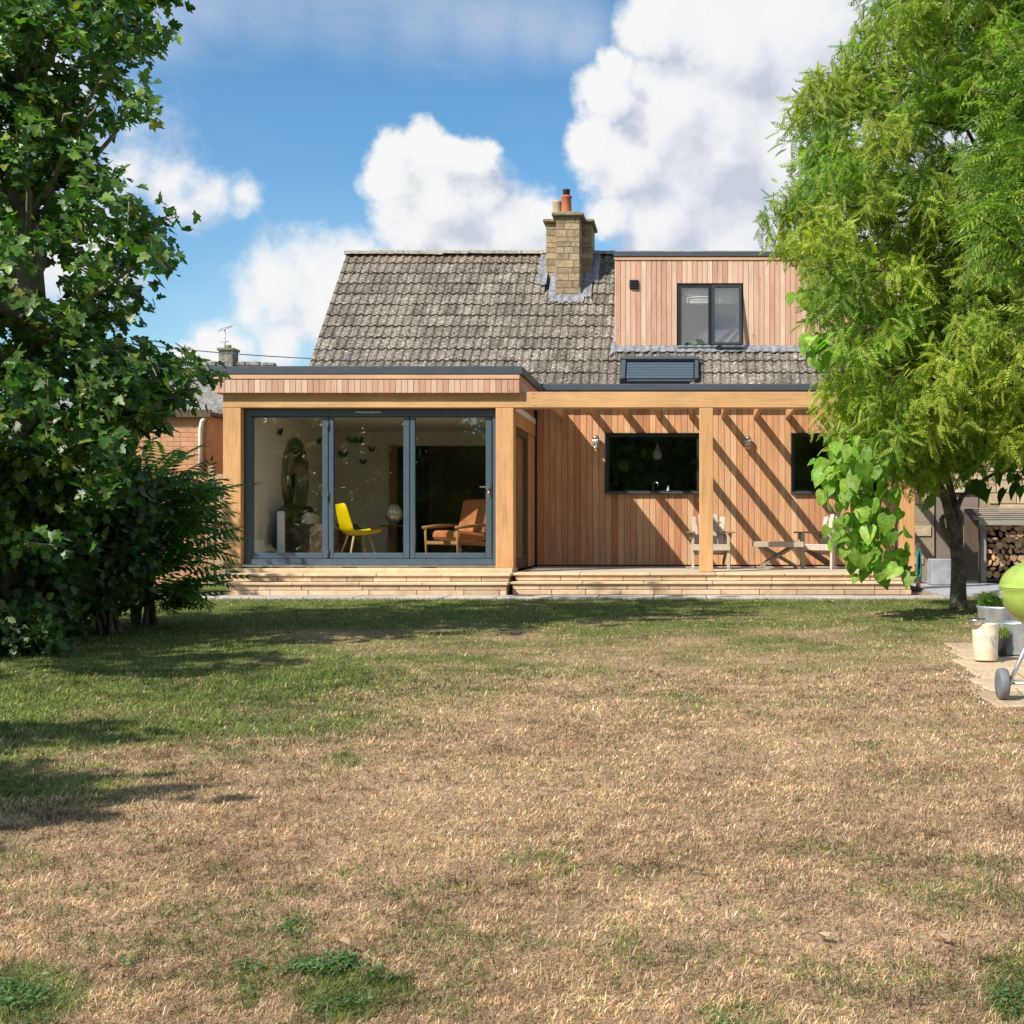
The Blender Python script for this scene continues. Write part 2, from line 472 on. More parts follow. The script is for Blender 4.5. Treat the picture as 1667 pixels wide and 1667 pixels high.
M['step'] = speckle('sandstone_block', [(0.25, (.43, .29, .185)), (0.5, (.58, .42, .285)), (0.75, (.68, .53, .38))], 7.0, 0.85, 0.20, 0.35, 0.008, fine=0.55)
M['tread'] = speckle('sandstone_tread', [(0.25, (.46, .34, .21)), (0.5, (.60, .46, .30)), (0.75, (.68, .55, .38))], 7.0, 0.85, 0.10, 0.2, 0.005)
M['path'] = speckle('pale_paving', [(0.25, (.30, .28, .25)), (0.5, (.44, .41, .37)), (0.75, (.54, .51, .46))], 8.0, 0.9, 0.12)
M['slab'] = speckle('grey_paving', [(0.25, (.22, .235, .26)), (0.5, (.32, .34, .37)), (0.75, (.40, .42, .45))], 9.0, 0.85, 0.12)
M['darkslab'] = speckle('dark_paving', [(0.25, (.09, .09, .09)), (0.5, (.15, .15, .15)), (0.75, (.22, .22, .215))], 9.0, 0.9, 0.2)
M['sandslab'] = speckle('sand_paving', [(0.25, (.36, .26, .17)), (0.5, (.50, .38, .26)), (0.75, (.58, .46, .33))], 12.0, 0.9, 0.12)
M['brick'] = speckle('orange_brick', [(0.25, (.42, .215, .12)), (0.5, (.49, .265, .155)), (0.75, (.54, .315, .19))], 14.0, 0.9, 0.08, 0.4, 0.006)
M['brickmortar'] = speckle('brick_mortar', [(0.3, (.40, .22, .13)), (0.7, (.48, .29, .18))], 30.0)
M['housestone'] = speckle('house_stone', [(0.25, (.36, .27, .17)), (0.5, (.47, .37, .25)), (0.75, (.56, .46, .33))], 10.0, 0.9, 0.16)
M['anthracite'] = plain('anthracite_metal', (.060, .088, .118), 0.38, 0.0, 0.06, 0.6)
M['black'] = plain('black_frame', (.022, .026, .030), 0.4, 0.0, 0.08)
M['trim'] = plain('roof_edge_metal', (.055, .068, .088), 0.42, 0.0, 0.08)
M['steel'] = plain('brushed_steel', (.60, .60, .60), 0.28, 1.0, 0.05)
M['zinc'] = plain('galvanised_steel', (.42, .47, .52), 0.42, 0.6, 0.2, scale=14)
M['white'] = plain('white_plaster', (.90, .85, .80), 0.85, 0.0, 0.05)
M['render'] = plain('white_render', (.72, .68, .62), 0.9, 0.0, 0.08)
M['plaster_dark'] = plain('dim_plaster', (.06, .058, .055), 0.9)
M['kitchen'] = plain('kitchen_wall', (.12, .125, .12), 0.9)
M['floor'] = wood('oak_floor', [(.58, .42, .28)], 'x', grain=0.4)
M['taupe'] = plain('taupe_panel', (.19, .155, .135), 0.7)
M['felt'] = plain('roof_felt', (.11, .11, .12), 0.9)
M['glass'] = glass_mat('window_glass', (.94, .96, .95), 1.562)
M['glass_dark'] = glass_mat('kitchen_glass', (.90, .92, .91), 1.575)
M['glass_sky'] = glass_mat('coated_glass', (.86, .88, .88), 1.64)
M['mirror'] = plain('mirror_glass', (.55, .57, .55), 0.04, 1.0, 0.02)
M['bronze'] = plain('dark_bronze', (.30, .26, .19), 0.35, 0.8)
M['yellow'] = plain('yellow_plastic', (.80, .60, .0), 0.38, 0, 0.02)
M['beech'] = plain('beech_leg', (.62, .42, .24), 0.5)
M['sofa'] = speckle('brown_patterned_fabric', [(0.3, (.03, .02, .015)), (0.5, (.075, .05, .032)), (0.65, (.15, .125, .09))], 9.0, 0.95)
M['leather'] = plain('tan_leather', (.50, .18, .07), 0.45, 0, 0.25)
M['globe'] = plain('silvered_globe', (.62, .60, .56), 0.2, 0.55, 0.35, scale=40)
M['paper'] = plain('dark_paper', (.03, .03, .032), 0.9)
M['whiteplastic'] = plain('white_plastic', (.78, .78, .77), 0.4, 0, 0.03)
M['blind'] = plain('white_linen', (.82, .80, .76), 0.9, 0, 0.05)
M['bark'] = speckle('bark', [(0.25, (.035, .026, .019)), (0.5, (.11, .085, .062)), (0.75, (.22, .18, .135))], 16.0, 0.95, 0.1, 0.9, 0.03)
M['bark_pale'] = speckle('pale_bark', [(0.25, (.10, .085, .065)), (0.5, (.24, .21, .165)), (0.75, (.36, .32, .26))], 14.0, 0.95, 0.1, 0.8, 0.02)
M['bark_mid'] = speckle('grey_brown_bark', [(0.25, (.045, .034, .025)), (0.5, (.15, .12, .09)), (0.75, (.33, .275, .21))], 11.0, 0.95, 0.1, 1.0, 0.04)
M['logbark'] = speckle('log_bark', [(0.3, (.06, .04, .026)), (0.7, (.19, .13, .085))], 30.0, 0.95, 0.3)
M['logend'] = speckle('log_end', [(0.25, (.34, .20, .10)), (0.5, (.50, .32, .17)), (0.75, (.60, .42, .25))], 22.0, 0.9, 0.3)
M['lime'] = plain('lime_enamel', (.30, .42, .085), 0.3, 0, 0.14, scale=9)
M['cream'] = plain('cream_enamel', (.70, .62, .47), 0.4, 0, 0.16, scale=11)
M['rubber'] = plain('grey_rubber', (.16, .17, .20), 0.7)
M['alu'] = plain('aluminium_tube', (.62, .63, .65), 0.35, 0.85)
M['soil'] = speckle('soil', [(0.3, (.03, .022, .015)), (0.7, (.10, .07, .045))], 30.0)
M['hose'] = plain('green_hose', (.03, .17, .17), 0.45)
M['enamel'] = plain('lamp_enamel', (.70, .72, .70), 0.3)
M['leaf'] = leaf_mat('broad_leaf', 0.40, 0.42, 0.5)
M['leaf_thin'] = leaf_mat('thin_leaf', 0.48, 0.5, 0.35)
M['grass'] = leaf_mat('grass_blade', 0.25, 0.7, 0.15, (1.1, 1.1, .8))
M['turf'] = vcol_mat('turf', 0.95, 55.0, 0.6, 0.03)

# ------------------------------------------------------------------ ground and lawn
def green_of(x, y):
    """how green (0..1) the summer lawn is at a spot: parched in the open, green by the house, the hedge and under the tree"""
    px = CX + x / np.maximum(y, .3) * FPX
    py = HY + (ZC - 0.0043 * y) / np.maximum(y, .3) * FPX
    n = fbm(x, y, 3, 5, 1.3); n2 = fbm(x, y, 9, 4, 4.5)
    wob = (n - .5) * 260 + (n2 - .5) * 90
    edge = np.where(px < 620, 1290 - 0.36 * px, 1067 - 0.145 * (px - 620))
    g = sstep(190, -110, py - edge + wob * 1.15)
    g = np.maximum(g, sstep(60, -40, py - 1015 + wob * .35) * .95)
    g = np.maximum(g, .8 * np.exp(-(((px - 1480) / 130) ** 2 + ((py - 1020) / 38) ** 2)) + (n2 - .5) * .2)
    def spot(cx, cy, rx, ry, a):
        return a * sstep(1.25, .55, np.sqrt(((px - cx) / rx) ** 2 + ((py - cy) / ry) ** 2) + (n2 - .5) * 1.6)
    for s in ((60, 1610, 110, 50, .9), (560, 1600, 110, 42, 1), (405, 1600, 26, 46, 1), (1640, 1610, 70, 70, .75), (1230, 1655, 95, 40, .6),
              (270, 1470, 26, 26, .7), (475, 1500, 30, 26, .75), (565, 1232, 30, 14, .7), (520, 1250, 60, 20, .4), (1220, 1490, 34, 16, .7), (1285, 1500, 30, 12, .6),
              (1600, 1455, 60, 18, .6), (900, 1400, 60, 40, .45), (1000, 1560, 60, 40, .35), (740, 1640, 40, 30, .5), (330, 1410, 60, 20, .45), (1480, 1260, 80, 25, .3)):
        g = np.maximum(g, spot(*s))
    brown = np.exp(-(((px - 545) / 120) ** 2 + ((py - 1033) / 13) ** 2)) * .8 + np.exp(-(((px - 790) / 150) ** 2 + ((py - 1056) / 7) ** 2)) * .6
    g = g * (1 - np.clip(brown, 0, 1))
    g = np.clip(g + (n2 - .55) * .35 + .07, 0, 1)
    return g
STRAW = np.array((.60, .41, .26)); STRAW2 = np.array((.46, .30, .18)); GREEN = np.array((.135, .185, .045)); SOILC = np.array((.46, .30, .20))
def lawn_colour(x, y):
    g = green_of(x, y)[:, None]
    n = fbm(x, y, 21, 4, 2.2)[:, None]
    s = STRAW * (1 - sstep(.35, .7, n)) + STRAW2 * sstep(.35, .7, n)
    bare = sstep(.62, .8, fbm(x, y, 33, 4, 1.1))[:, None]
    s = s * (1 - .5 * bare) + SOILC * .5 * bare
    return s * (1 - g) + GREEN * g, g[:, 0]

# far ground, one sheet to the horizon
mb = MB(); mb.add([(-900, -300, -.03), (900, -300, -.03), (900, 2500, -.03), (-900, 2500, -.03)], [(0, 1, 2, 3)])
m, N, out = newmat('field')
ge = N.node('ShaderNodeNewGeometry')
principled(N, out, N.ramp(N.noise(ge.outputs['Position'], 0.6, 6), [(0.3, (.10, .13, .04)), (0.7, (.26, .21, .10))]), 0.95)
g = mb.build('ground', m); tag(g, 'parched open ground reaching to the horizon', None, None, 'structure')

# lawn sheet
xs = np.arange(-14, 9.01, 0.11); ys = np.concatenate([np.arange(-6, 0.5, 0.5), np.arange(0.5, 26.01, 0.11)])
gx, gy = np.meshgrid(xs, ys)
px_, py_ = gx.ravel(), gy.ravel()
zz = 0.0043 * np.clip(py_, 0, 17) + (fbm(px_, py_, 5, 3, .9) - .5) * .03 - 0.012 - 0.03 * sstep(16.2, 16.9, py_)
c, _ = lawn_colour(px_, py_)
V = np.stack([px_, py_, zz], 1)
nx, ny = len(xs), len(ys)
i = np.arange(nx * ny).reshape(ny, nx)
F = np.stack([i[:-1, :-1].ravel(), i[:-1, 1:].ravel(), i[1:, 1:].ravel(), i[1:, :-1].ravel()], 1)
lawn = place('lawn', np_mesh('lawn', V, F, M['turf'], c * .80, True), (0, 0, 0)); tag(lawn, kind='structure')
lawn['label'] = 'sun-parched lawn, straw in the open and green towards the house'

def make_grass():
    pts = []
    y = 2.15
    while y < 17.0:
        dy = 0.12 + y * 0.012
        w0, w1 = -.56 * y - .6, .285 * y + .6
        dens = 340000.0 / (y + .3) ** 2
        n = int(dens * (w1 - w0) * dy)
        pts.append(np.stack([rng.uniform(w0, w1, n), rng.uniform(y, y + dy, n)], 1))
        y += dy
    P = np.concatenate(pts)
    x, y = P[:, 0], P[:, 1]
    keep = ~((x > 1.84 + (y - 6.8) * .13 + (fbm(x, y, 77, 3, 3) - .5) * .55) & (y > 6.8 + (fbm(x, y, 78, 3, 3) - .5) * .3) & (y < 10.6))
    keep &= ~((y > 16.62))
    thin = fbm(x, y, 41, 4, 3.0)
    keep &= rng.random(len(x)) < (.30 + 1.25 * thin)
    bpx = CX + x / y * FPX; bpy_ = HY + (ZC - .0043 * y) / y * FPX
    keep &= rng.random(len(x)) > .8 * np.exp(-(((bpx - 545) / 110) ** 2 + ((bpy_ - 1032) / 11) ** 2))
    x, y = x[keep], y[keep]; n = len(x)
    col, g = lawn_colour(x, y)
    tuft = sstep(.53, .68, fbm(x, y, 101, 4, 6.5)) * sstep(.30, .60, fbm(x, y, 102, 3, .9)) * .62
    tuft = np.maximum(tuft, sstep(.56, .70, fbm(x, y, 104, 4, 2.6)) * .5 * sstep(3.5, 6.5, y))
    isg = rng.random(n) < np.clip(np.maximum(sstep(.2, .8, g * .8 + (fbm(x, y, 103, 4, 10.0) - .5) * 1.0 + .02), tuft), .05, .96)
    straw = np.array([(.67, .48, .30), (.56, .375, .225), (.45, .285, .165), (.77, .60, .42), (.25, .155, .085), (.53, .405, .25), (.60, .385, .26), (.17, .105, .06), (.43, .36, .185)])
    grn = np.array([(.13, .18, .04), (.18, .22, .06), (.085, .14, .032), (.22, .26, .08), (.10, .165, .035), (.28, .27, .11)])
    c = np.where(isg[:, None], grn[rng.integers(0, len(grn), n)], straw[rng.integers(0, len(straw), n)])
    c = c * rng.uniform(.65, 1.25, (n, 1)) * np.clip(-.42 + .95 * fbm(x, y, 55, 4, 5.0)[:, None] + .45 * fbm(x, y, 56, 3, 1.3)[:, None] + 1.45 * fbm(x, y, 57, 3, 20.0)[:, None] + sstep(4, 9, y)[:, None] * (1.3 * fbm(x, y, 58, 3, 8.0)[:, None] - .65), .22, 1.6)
    far = np.clip(y / 2.5, 1, 7)
    L = rng.uniform(.007, .027, n) * (1 + .35 * g) * far ** .22
    W = rng.uniform(.0005, .0011, n) * far ** .80
    az = rng.uniform(0, 2 * np.pi, n); tilt = np.where(rng.random(n) < .7, rng.uniform(.95, 1.56, n), rng.uniform(.3, 1.2, n))
    tilt = np.where(isg, tilt * .85, tilt)
    d = np.stack([np.cos(az) * np.sin(tilt), np.sin(az) * np.sin(tilt), np.cos(tilt)], 1)
    s = np.stack([-np.sin(az + .4), np.cos(az + .4), np.zeros(n)], 1)
    z = 0.0043 * np.clip(y, 0, 17) + (fbm(x, y, 5, 3, .9) - .5) * .03 - .012
    B = np.stack([x, y, z], 1)
    mid = B + d * (L * .55)[:, None] + np.array((0, 0, 1)) * (L * .08)[:, None]
    tip = B + d * L[:, None] - np.array((0, 0, 1)) * (L * .12)[:, None]
    V = np.stack([B - s * W[:, None], B + s * W[:, None], mid + s * (W * .8)[:, None], tip, mid - s * (W * .8)[:, None]], 1).reshape(-1, 3)
    k = np.arange(n) * 5; nr_ = k[y < 8.5]; fr_ = k[y >= 8.5]
    F = np.concatenate([np.stack([nr_, nr_ + 1, nr_ + 2], 1), np.stack([nr_, nr_ + 2, nr_ + 4], 1), np.stack([nr_ + 4, nr_ + 2, nr_ + 3], 1), np.stack([fr_, fr_ + 1, fr_ + 3], 1)])
    o = place('grass', np_mesh('grass', V, F, M['grass'], np.repeat(c, 5, 0)), (0, 0, 0))
    tag(o, 'short summer grass of the lawn, mostly parched to straw', 'grass', None, 'stuff')
make_grass()

# low clover and weeds in the near lawn
def leaf_mesh(name, tmpl, tf, pos, R, scl, col, mat, smooth=False):
    n = len(pos); k = len(tmpl)
    V = np.einsum('nij,kj->nki', R, tmpl) * np.asarray(scl)[:, None, None] + pos[:, None, :]
    F = (np.arange(n)[:, None, None] * k + tf[None]).reshape(-1, tf.shape[1])
    return np_mesh(name, V.reshape(-1, 3), F, mat, np.repeat(col, k, 0), smooth)
def frames(tip, nrm):
    """rotation matrices with local +y along tip and +z near nrm"""
    y = tip / np.linalg.norm(tip, axis=1, keepdims=True)
    x = np.cross(y, nrm); x /= np.linalg.norm(x, axis=1, keepdims=True) + 1e-9
    z = np.cross(x, y)
    return np.stack([x, y, z], 2)
OVAL = np.array([(0, 0, 0), (.26, .28, .06), (.24, .66, .06), (0, 1, -.04), (-.24, .66, .06), (-.26, .28, .06)]); OVAL_F = np.array([(0, 1, 2), (0, 2, 3), (0, 3, 4), (0, 4, 5)])
def make_clover():
    P = []
    for px, py, rx, ry, n in ((560, 1590, 95, 34, 1300), (470, 1625, 55, 18, 350), (405, 1600, 24, 42, 420), (60, 1612, 95, 40, 500), (475, 1500, 26, 20, 60),
                              (1635, 1625, 55, 40, 260), (1200, 1655, 80, 16, 160), (240, 1560, 60, 20, 90)):
        a = rng.uniform(0, 2 * np.pi, n); r = rng.random(n) ** .62 * rng.uniform(.7, 1.3, n)
        qx = px + rx * r * np.cos(a); qy = py + ry * r * np.sin(a)
        y = ZC * FPX / (qy - HY + 9); P.append(np.stack([(qx - CX) / FPX * y, y], 1))
    P = np.concatenate(P); n = len(P)
    keep = fbm(P[:, 0], P[:, 1], 61, 4, 6.0) > .42 + .20 * rng.random(n)
    P = P[keep]; n = len(P)
    P = np.repeat(P, 4, 0) + rng.normal(0, .008, (n * 4, 2)); n = len(P)
    z = 0.0043 * P[:, 1] + rng.uniform(-.012, .008, n) + (fbm(P[:, 0], P[:, 1], 5, 3, .9) - .5) * .03
    az = rng.uniform(0, 2 * np.pi, n)
    tip = np.stack([np.cos(az), np.sin(az), rng.uniform(-.3, .5, n)], 1)
    nr = np.stack([rng.normal(0, .4, n), rng.normal(0, .4, n), np.ones(n)], 1)
    c = np.array([(.11, .20, .075), (.15, .25, .10), (.08, .16, .06), (.21, .29, .14)])[rng.integers(0, 4, n)] * rng.uniform(.8, 1.2, (n, 1))
    me = leaf_mesh('clover', OVAL, OVAL_F, np.column_stack([P, z]), frames(tip, nr), rng.uniform(.008, .017, n), c, M['leaf_thin'])
    o = place('clover', me, (0, 0, 0)); tag(o, 'low green clover and weeds patched through the near lawn', 'clover', None, 'stuff')
make_clover()

# pale paving strip along the foot of the steps, the path behind the shrubs, and the grey slabs at the far corner
path = tag(MB().box(-12, 3.55, 16.62, 18.6, -.02, .052).build('path', M['mortar']), 'narrow pale paving path along the foot of the steps', kind='structure')
x = -11.95
while x < 3.5:
    w = random.uniform(.55, .8); w = min(w, 3.54 - x)
    piece('paver', x, x + w - .012, 16.64, 17.22, .03, .075 + random.uniform(-.003, .003), M['path'], path, .006)
    if x + w < X(366, 17.3):
        piece('paver', x, x + w - .012, 17.232, 17.9, .03, .075 + random.uniform(-.003, .003), M['path'], path, .006)
    x += w
yard = tag(MB().box(3.32, 9, 16.9, 23, -.02, .08).build('pavement', M['mortar']), 'grey slab pavement beside the end of the steps', kind='structure')
for j in range(7):
    for k_ in range(6):
        piece('paver', 3.34 + k_ * .62, 3.34 + k_ * .62 + .605, 16.92 + j * .62, 16.92 + j * .62 + .605, .06, .104 + random.uniform(-.003, .003), M['slab'], yard, .006)
bbqp = tag(MB().box(1.75, 4.2, 6.9, 10.3, -.06, .006).build('pavement', M['soil']), 'small sandy paved patch under the barbecue', kind='structure')
for j in range(6):
    for k_ in range(5):
        y0 = 6.72 + j * .6
        x0 = 1.62 + j * .085 + k_ * .56 + random.uniform(-.03, .03)
        piece('paver', x0, x0 + .54, y0, y0 + .58, -.01, .038 + .0022 * (y0 - 6.8) + random.uniform(-.003, .003), M['sandslab'], bbqp, .008)

n = 900
gy_ = rng.uniform(6.75, 10.2, n); gx_ = 1.70 + (gy_ - 6.8) * .13 + rng.normal(0, .09, n)
OCT = np.array([(1, 0, 0), (-1, 0, 0), (0, 1, 0), (0, -1, 0), (0, 0, .7), (0, 0, -.7)], float); OCT_F = np.array([(0, 2, 4), (2, 1, 4), (1, 3, 4), (3, 0, 4), (2, 0, 5), (1, 2, 5), (3, 1, 5), (0, 3, 5)])
cg = np.array([(.50, .42, .33), (.38, .30, .22), (.60, .53, .44), (.28, .21, .14)])[rng.integers(0, 4, n)]
gv = place('gravel', leaf_mesh('gravel', OCT, OCT_F, np.stack([gx_, gy_, .028 + .004 * rng.random(n)], 1), frames(rng.normal(0, 1, (n, 3)), rng.normal(0, 1, (n, 3))), rng.uniform(.004, .014, n), cg, M['turf']), (0, 0, 0))
tag(gv, 'loose grit scattered along the edge of the sandy paving', 'gravel', None, 'stuff')

# ------------------------------------------------------------------ house
Y0, Y1 = 18.2, 21.0
S0 = FPX / Y0
XL, XR = X(363, Y0), X(836, Y0)      # outer edges of the oak frame round the glazed room
house = empty('house', (-1.0, 19.6, .07), 'cedar-clad bungalow with grey tiled roof, stone chimney, dormer and glazed garden room', 'house')

def rect_wall(mb, x0, x1, z0, z1, y0, y1, holes):
    """wall in the x-z plane between y0 and y1 with rectangular holes (hx0, hx1, hz0, hz1)"""
    xs = sorted({x0, x1, *[h[0] for h in holes], *[h[1] for h in holes]})
    xs = [q for q in xs if x0 <= q <= x1]
    for a, b in zip(xs, xs[1:]):
        mid = (a + b) / 2; cuts = sorted([(h[2], h[3]) for h in holes if h[0] < mid < h[1]])
        z = z0
        for c0, c1 in cuts:
            if c0 > z: mb.box(a, b, y0, y1, z, c0)
            z = max(z, c1)
        if z < z1: mb.box(a, b, y0, y1, z, z1)
    return mb
def clad(parent, x0, x1, z0, z1, yf, holes, pitch, mat, th=.02, gap=.005):
    """vertical boards in front of yf, cut round the holes"""
    edges = sorted({x0, x1, *[h[0] for h in holes if x0 < h[0] < x1], *[h[1] for h in holes if x0 < h[1] < x1]})
    for a, b in zip(edges, edges[1:]):
        n = max(1, round((b - a) / pitch)); w = (b - a) / n
        mid = (a + b) / 2
        cuts = sorted([(h[2], h[3]) for h in holes if h[0] < mid < h[1]])
        spans = []; z = z0
        for c0, c1 in cuts:
            if c0 - z > .02: spans.append((z, c0))
            z = max(z, c1)
        if z1 - z > .02: spans.append((z, z1))
        for k in range(n):
            dy = random.uniform(-.0018, .0018)
            for s0, s1 in spans:
                piece('board', a + k * w + gap / 2, a + (k + 1) * w - gap / 2, yf - th + dy, yf + dy, s0, s1, mat, parent, .003)

# garden-front wall under the pergola
HW = [(X(985, Y1), X(1140, Y1), Z(804, Y1), Z(705, Y1)), (X(1288, Y1), X(1443, Y1), Z(804, Y1), Z(705, Y1))]
WX0, WX1 = XR - .02, X(1492, Y1) - .35
mb = rect_wall(MB(), WX0, WX1, .30, 3.2, Y1 + .022, Y1 + .22, HW)
wall = mb.build('wall', M['black'], house)
wall['label'] = 'cedar-boarded garden wall under the pergola'
clad(wall, WX0 + .02, WX1, .375, 3.18, Y1 + .02, HW, .10, M['cedar'])
# the wall beyond is stone
mb = rect_wall(MB(), WX1, 8.2, .05, 3.2, Y1 + .06, Y1 + .25, [(4.0, 4.75, .12, 1.55)])
wall2 = mb.build('wall', M['mortar'], house); wall2['label'] = 'pale coursed stone wall behind the wood store'
z = .1; row = 0
while z < 2.6:
    h = random.choice((.14, .18, .21)); x = 3.72 + random.uniform(-.2, 0)
    x = max(x, WX1 + .02)
    while x < 6.4:
        w = random.uniform(.26, .5)
        if not (x < 4.76 and x + w > 3.99 and z < 1.55):
            piece('stone', x, x + w - .012, Y1 + .035, Y1 + .10, z, z + h - .012, M['housestone'], wall2, .008)
        x += w
    z += h
MB().box(4.02, 4.73, Y1 + .10, Y1 + .14, .12, 1.53, .004).build('door', M['taupe'], house)

def window(x0, x1, z0, z1, yf, fr, glass, mat, parent=house, mull=None, sill=True, depth=.07):
    w = MB()
    for a in ((x0, x0 + fr, z0, z1), (x1 - fr, x1, z0, z1)): w.box(a[0], a[1], yf, yf + depth, a[2], a[3], .004)
    for a in ((x0 + fr, x1 - fr, z0, z0 + fr), (x0 + fr, x1 - fr, z1 - fr, z1)): w.box(a[0], a[1], yf + .001, yf + depth - .001, a[2], a[3], .004)
    if mull is not None: w.box(mull - fr * .5, mull + fr * .5, yf + .002, yf + depth, z0 + fr, z1 - fr, .004)
    o = w.build('window', mat, parent)
    MB().box(x0 + fr - .004, x1 - fr + .004, yf + .035, yf + .041, z0 + fr - .004, z1 - fr + .004).build('pane', glass, o)
    if sill: MB().box(x0 + .004, x1 - .004, yf - .105, yf - .001, z0 + .002, z0 + .03, .004).build('sill', M['trim'], o)
    return o
for h in HW:
    o = window(*h, Y1 + .035, .055, M['glass_dark'], M['black'])
    r = MB()   # deep metal reveal
    r.box(h[0] - .002, h[0] + .012, Y1 - .03, Y1 + .034, h[2], h[3]); r.box(h[1] - .012, h[1] + .002, Y1 - .03, Y1 + .034, h[2], h[3])
    r.box(h[0] + .012, h[1] - .012, Y1 - .03, Y1 + .034, h[3] - .012, h[3] + .002)
    r.build('reveal', M['black'], o)

# kitchen behind
k = MB()
k.box(-2.4, 3.6, 24.5, 24.6, .3, 3.0); k.box(-2.5, -2.4, Y1 + .23, 24.6, .3, 3.0); k.box(3.6, 3.7, Y1 + .26, 24.6, .3, 3.0)
k.box(-2.5, 3.7, Y1 + .23, 24.6, 3.0, 3.08); k.box(-2.5, 3.7, Y1 + .23, 24.6, .2, .3)
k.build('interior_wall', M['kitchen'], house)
MB().box(-1.6, 3.4, Y1 + .24, Y1 + .85, 1.30, 1.42, .006).build('worktop', M['greywood'], house)

# glazed garden room: left wall, oak posts, return wall with side door
lw = MB(); lw.box(XL + .03, -6.27, Y0 + .28, 26.2, .1, 2.76); lw.box(XL + .031, -6.271, Y0 + .281, 20.9, 2.76, 2.9); lw.build('wall', M['cedar'], house)
for a, b in ((XL, XL + .252), (XR - .252, XR)):
    MB().box(a, b, Y0, Y0 + .26, .405, 2.667, .006).build('post', M['oak'], house)
rt = MB(); rt.box(XR - .24, XR - .045, Y0 + .262, 20.98, 2.45, 2.9); rt.box(XR - .24, XR - .05, 20.1, 20.98, .36, 2.45); rt.box(XR - .24, XR - .05, Y0 + .262, Y0 + .36, .36, 2.45)
rw = rt.build('wall', M['oak_y'], house)
for k_ in range(8):
    y0_ = 20.12 + k_ * .105
    piece('board', XR - .049, XR - .028, y0_, y0_ + .1, .38, 2.44, M['cedar'], rw, .003)
MB().box(XR - .044, XR - .02, Y0 + .262, 20.96, 2.452, 2.66, .004).build('lintel', M['oak_y'], house)
sd = MB()
sd.box(XR - .10, XR - .03, Y0 + .37, Y0 + .47, .37, 2.44, .004); sd.box(XR - .10, XR - .03, 19.98, 20.09, .37, 2.44, .004)
sd.box(XR - .099, XR - .031, Y0 + .47, 19.98, 2.34, 2.44, .004); sd.box(XR - .099, XR - .031, Y0 + .47, 19.98, .37, .55, .004)
sd = sd.build('door', M['darkwood'], house); sd['label'] = 'dark framed glazed side door onto the deck'
MB().box(XR - .068, XR - .062, Y0 + .465, 19.985, .545, 2.345).build('pane', M['glass_dark'], sd)

# flat roof with boarded fascia
YF = 18.09
roofb = MB(); roofb.box(XL - .05, XR + .03, YF + .10, 20.88, 2.92, 3.12); roofb.box(XL - .12, XR + .12, YF + .03, 20.92, 3.121, 3.18)
fr = roofb.build('flat_roof', M['felt'], house)
tx0, tx1 = X(341, YF), X(851, YF)
e = MB()
e.box(tx0, tx1, YF - .012, YF + .06, 3.129, 3.241, .006); e.box(tx1 - .07, tx1, YF + .06, 20.9, 3.129, 3.2405, .006); e.box(tx0, tx0 + .07, YF + .06, 20.9, 3.129, 3.2405, .006)
e.build('edge_trim', M['trim'], fr)
e = MB(); bx0, bx1 = X(346, YF), X(846, YF)
e.box(bx0, bx1, YF, YF + .03, 3.062, 3.128, .004); e.box(bx1 - .03, bx1, YF + .03, 20.85, 3.0625, 3.128, .004); e.box(bx0, bx0 + .03, YF + .03, 20.85, 3.0625, 3.128, .004)
e.build('fascia_trim', M['cedar_trim'], fr)
n = 52; w = (bx1 - bx0 - .01) / n
for k_ in range(n):
    piece('board', bx0 + .005 + k_ * w + .002, bx0 + .005 + (k_ + 1) * w - .002, YF + .012, YF + .03, 2.868, 3.06, M['cedar_pale'], fr, .003)
for k_ in range(27):
    y0_ = YF + .034 + k_ * .1
    piece('board', bx1 - .022, bx1 - .004, y0_, y0_ + .096, 2.868, 3.06, M['cedar_pale'], fr, .003)
MB().box(bx0 + .01, bx1 - .026, YF + .04, 20.8, 2.872, 2.90).build('soffit', M['cedar_trim'], fr)

# interior of the garden room
iw = MB()
iw.box(-6.269, -6.22, Y0 + .262, 22.7, .4, 2.66); iw.box(-6.22, -5.2, 22.6, 22.7, .4, 2.66); iw.box(-5.2, -2.6, 22.6, 22.7, 2.42, 2.66); iw.box(-2.72, -2.6, 20.3, 22.6, .4, 2.66)
iw.build('interior_wall', M['white'], house)
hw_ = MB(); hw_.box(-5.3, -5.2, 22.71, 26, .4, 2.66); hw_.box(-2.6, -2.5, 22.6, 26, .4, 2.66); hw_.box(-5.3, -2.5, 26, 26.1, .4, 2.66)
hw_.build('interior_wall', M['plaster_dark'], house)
MB().box(-5.25, -5.13, 22.56, 22.72, .4, 2.42, .004).build('door_frame', M['chairwood'], house)
MB().box(-6.268, -2.5, Y0 + .3, 26.1, 2.661, 2.75).build('ceiling', M['white'], house)
MB().box(-6.268, -2.72, Y0 + .42, 26.1, .33, .415).build('floor', M['floor'], house)
so = MB(); so.box(-6.22, -6.212, 18.95, 19.05, .90, .99, .002); so.build('socket', M['whiteplastic'], house)

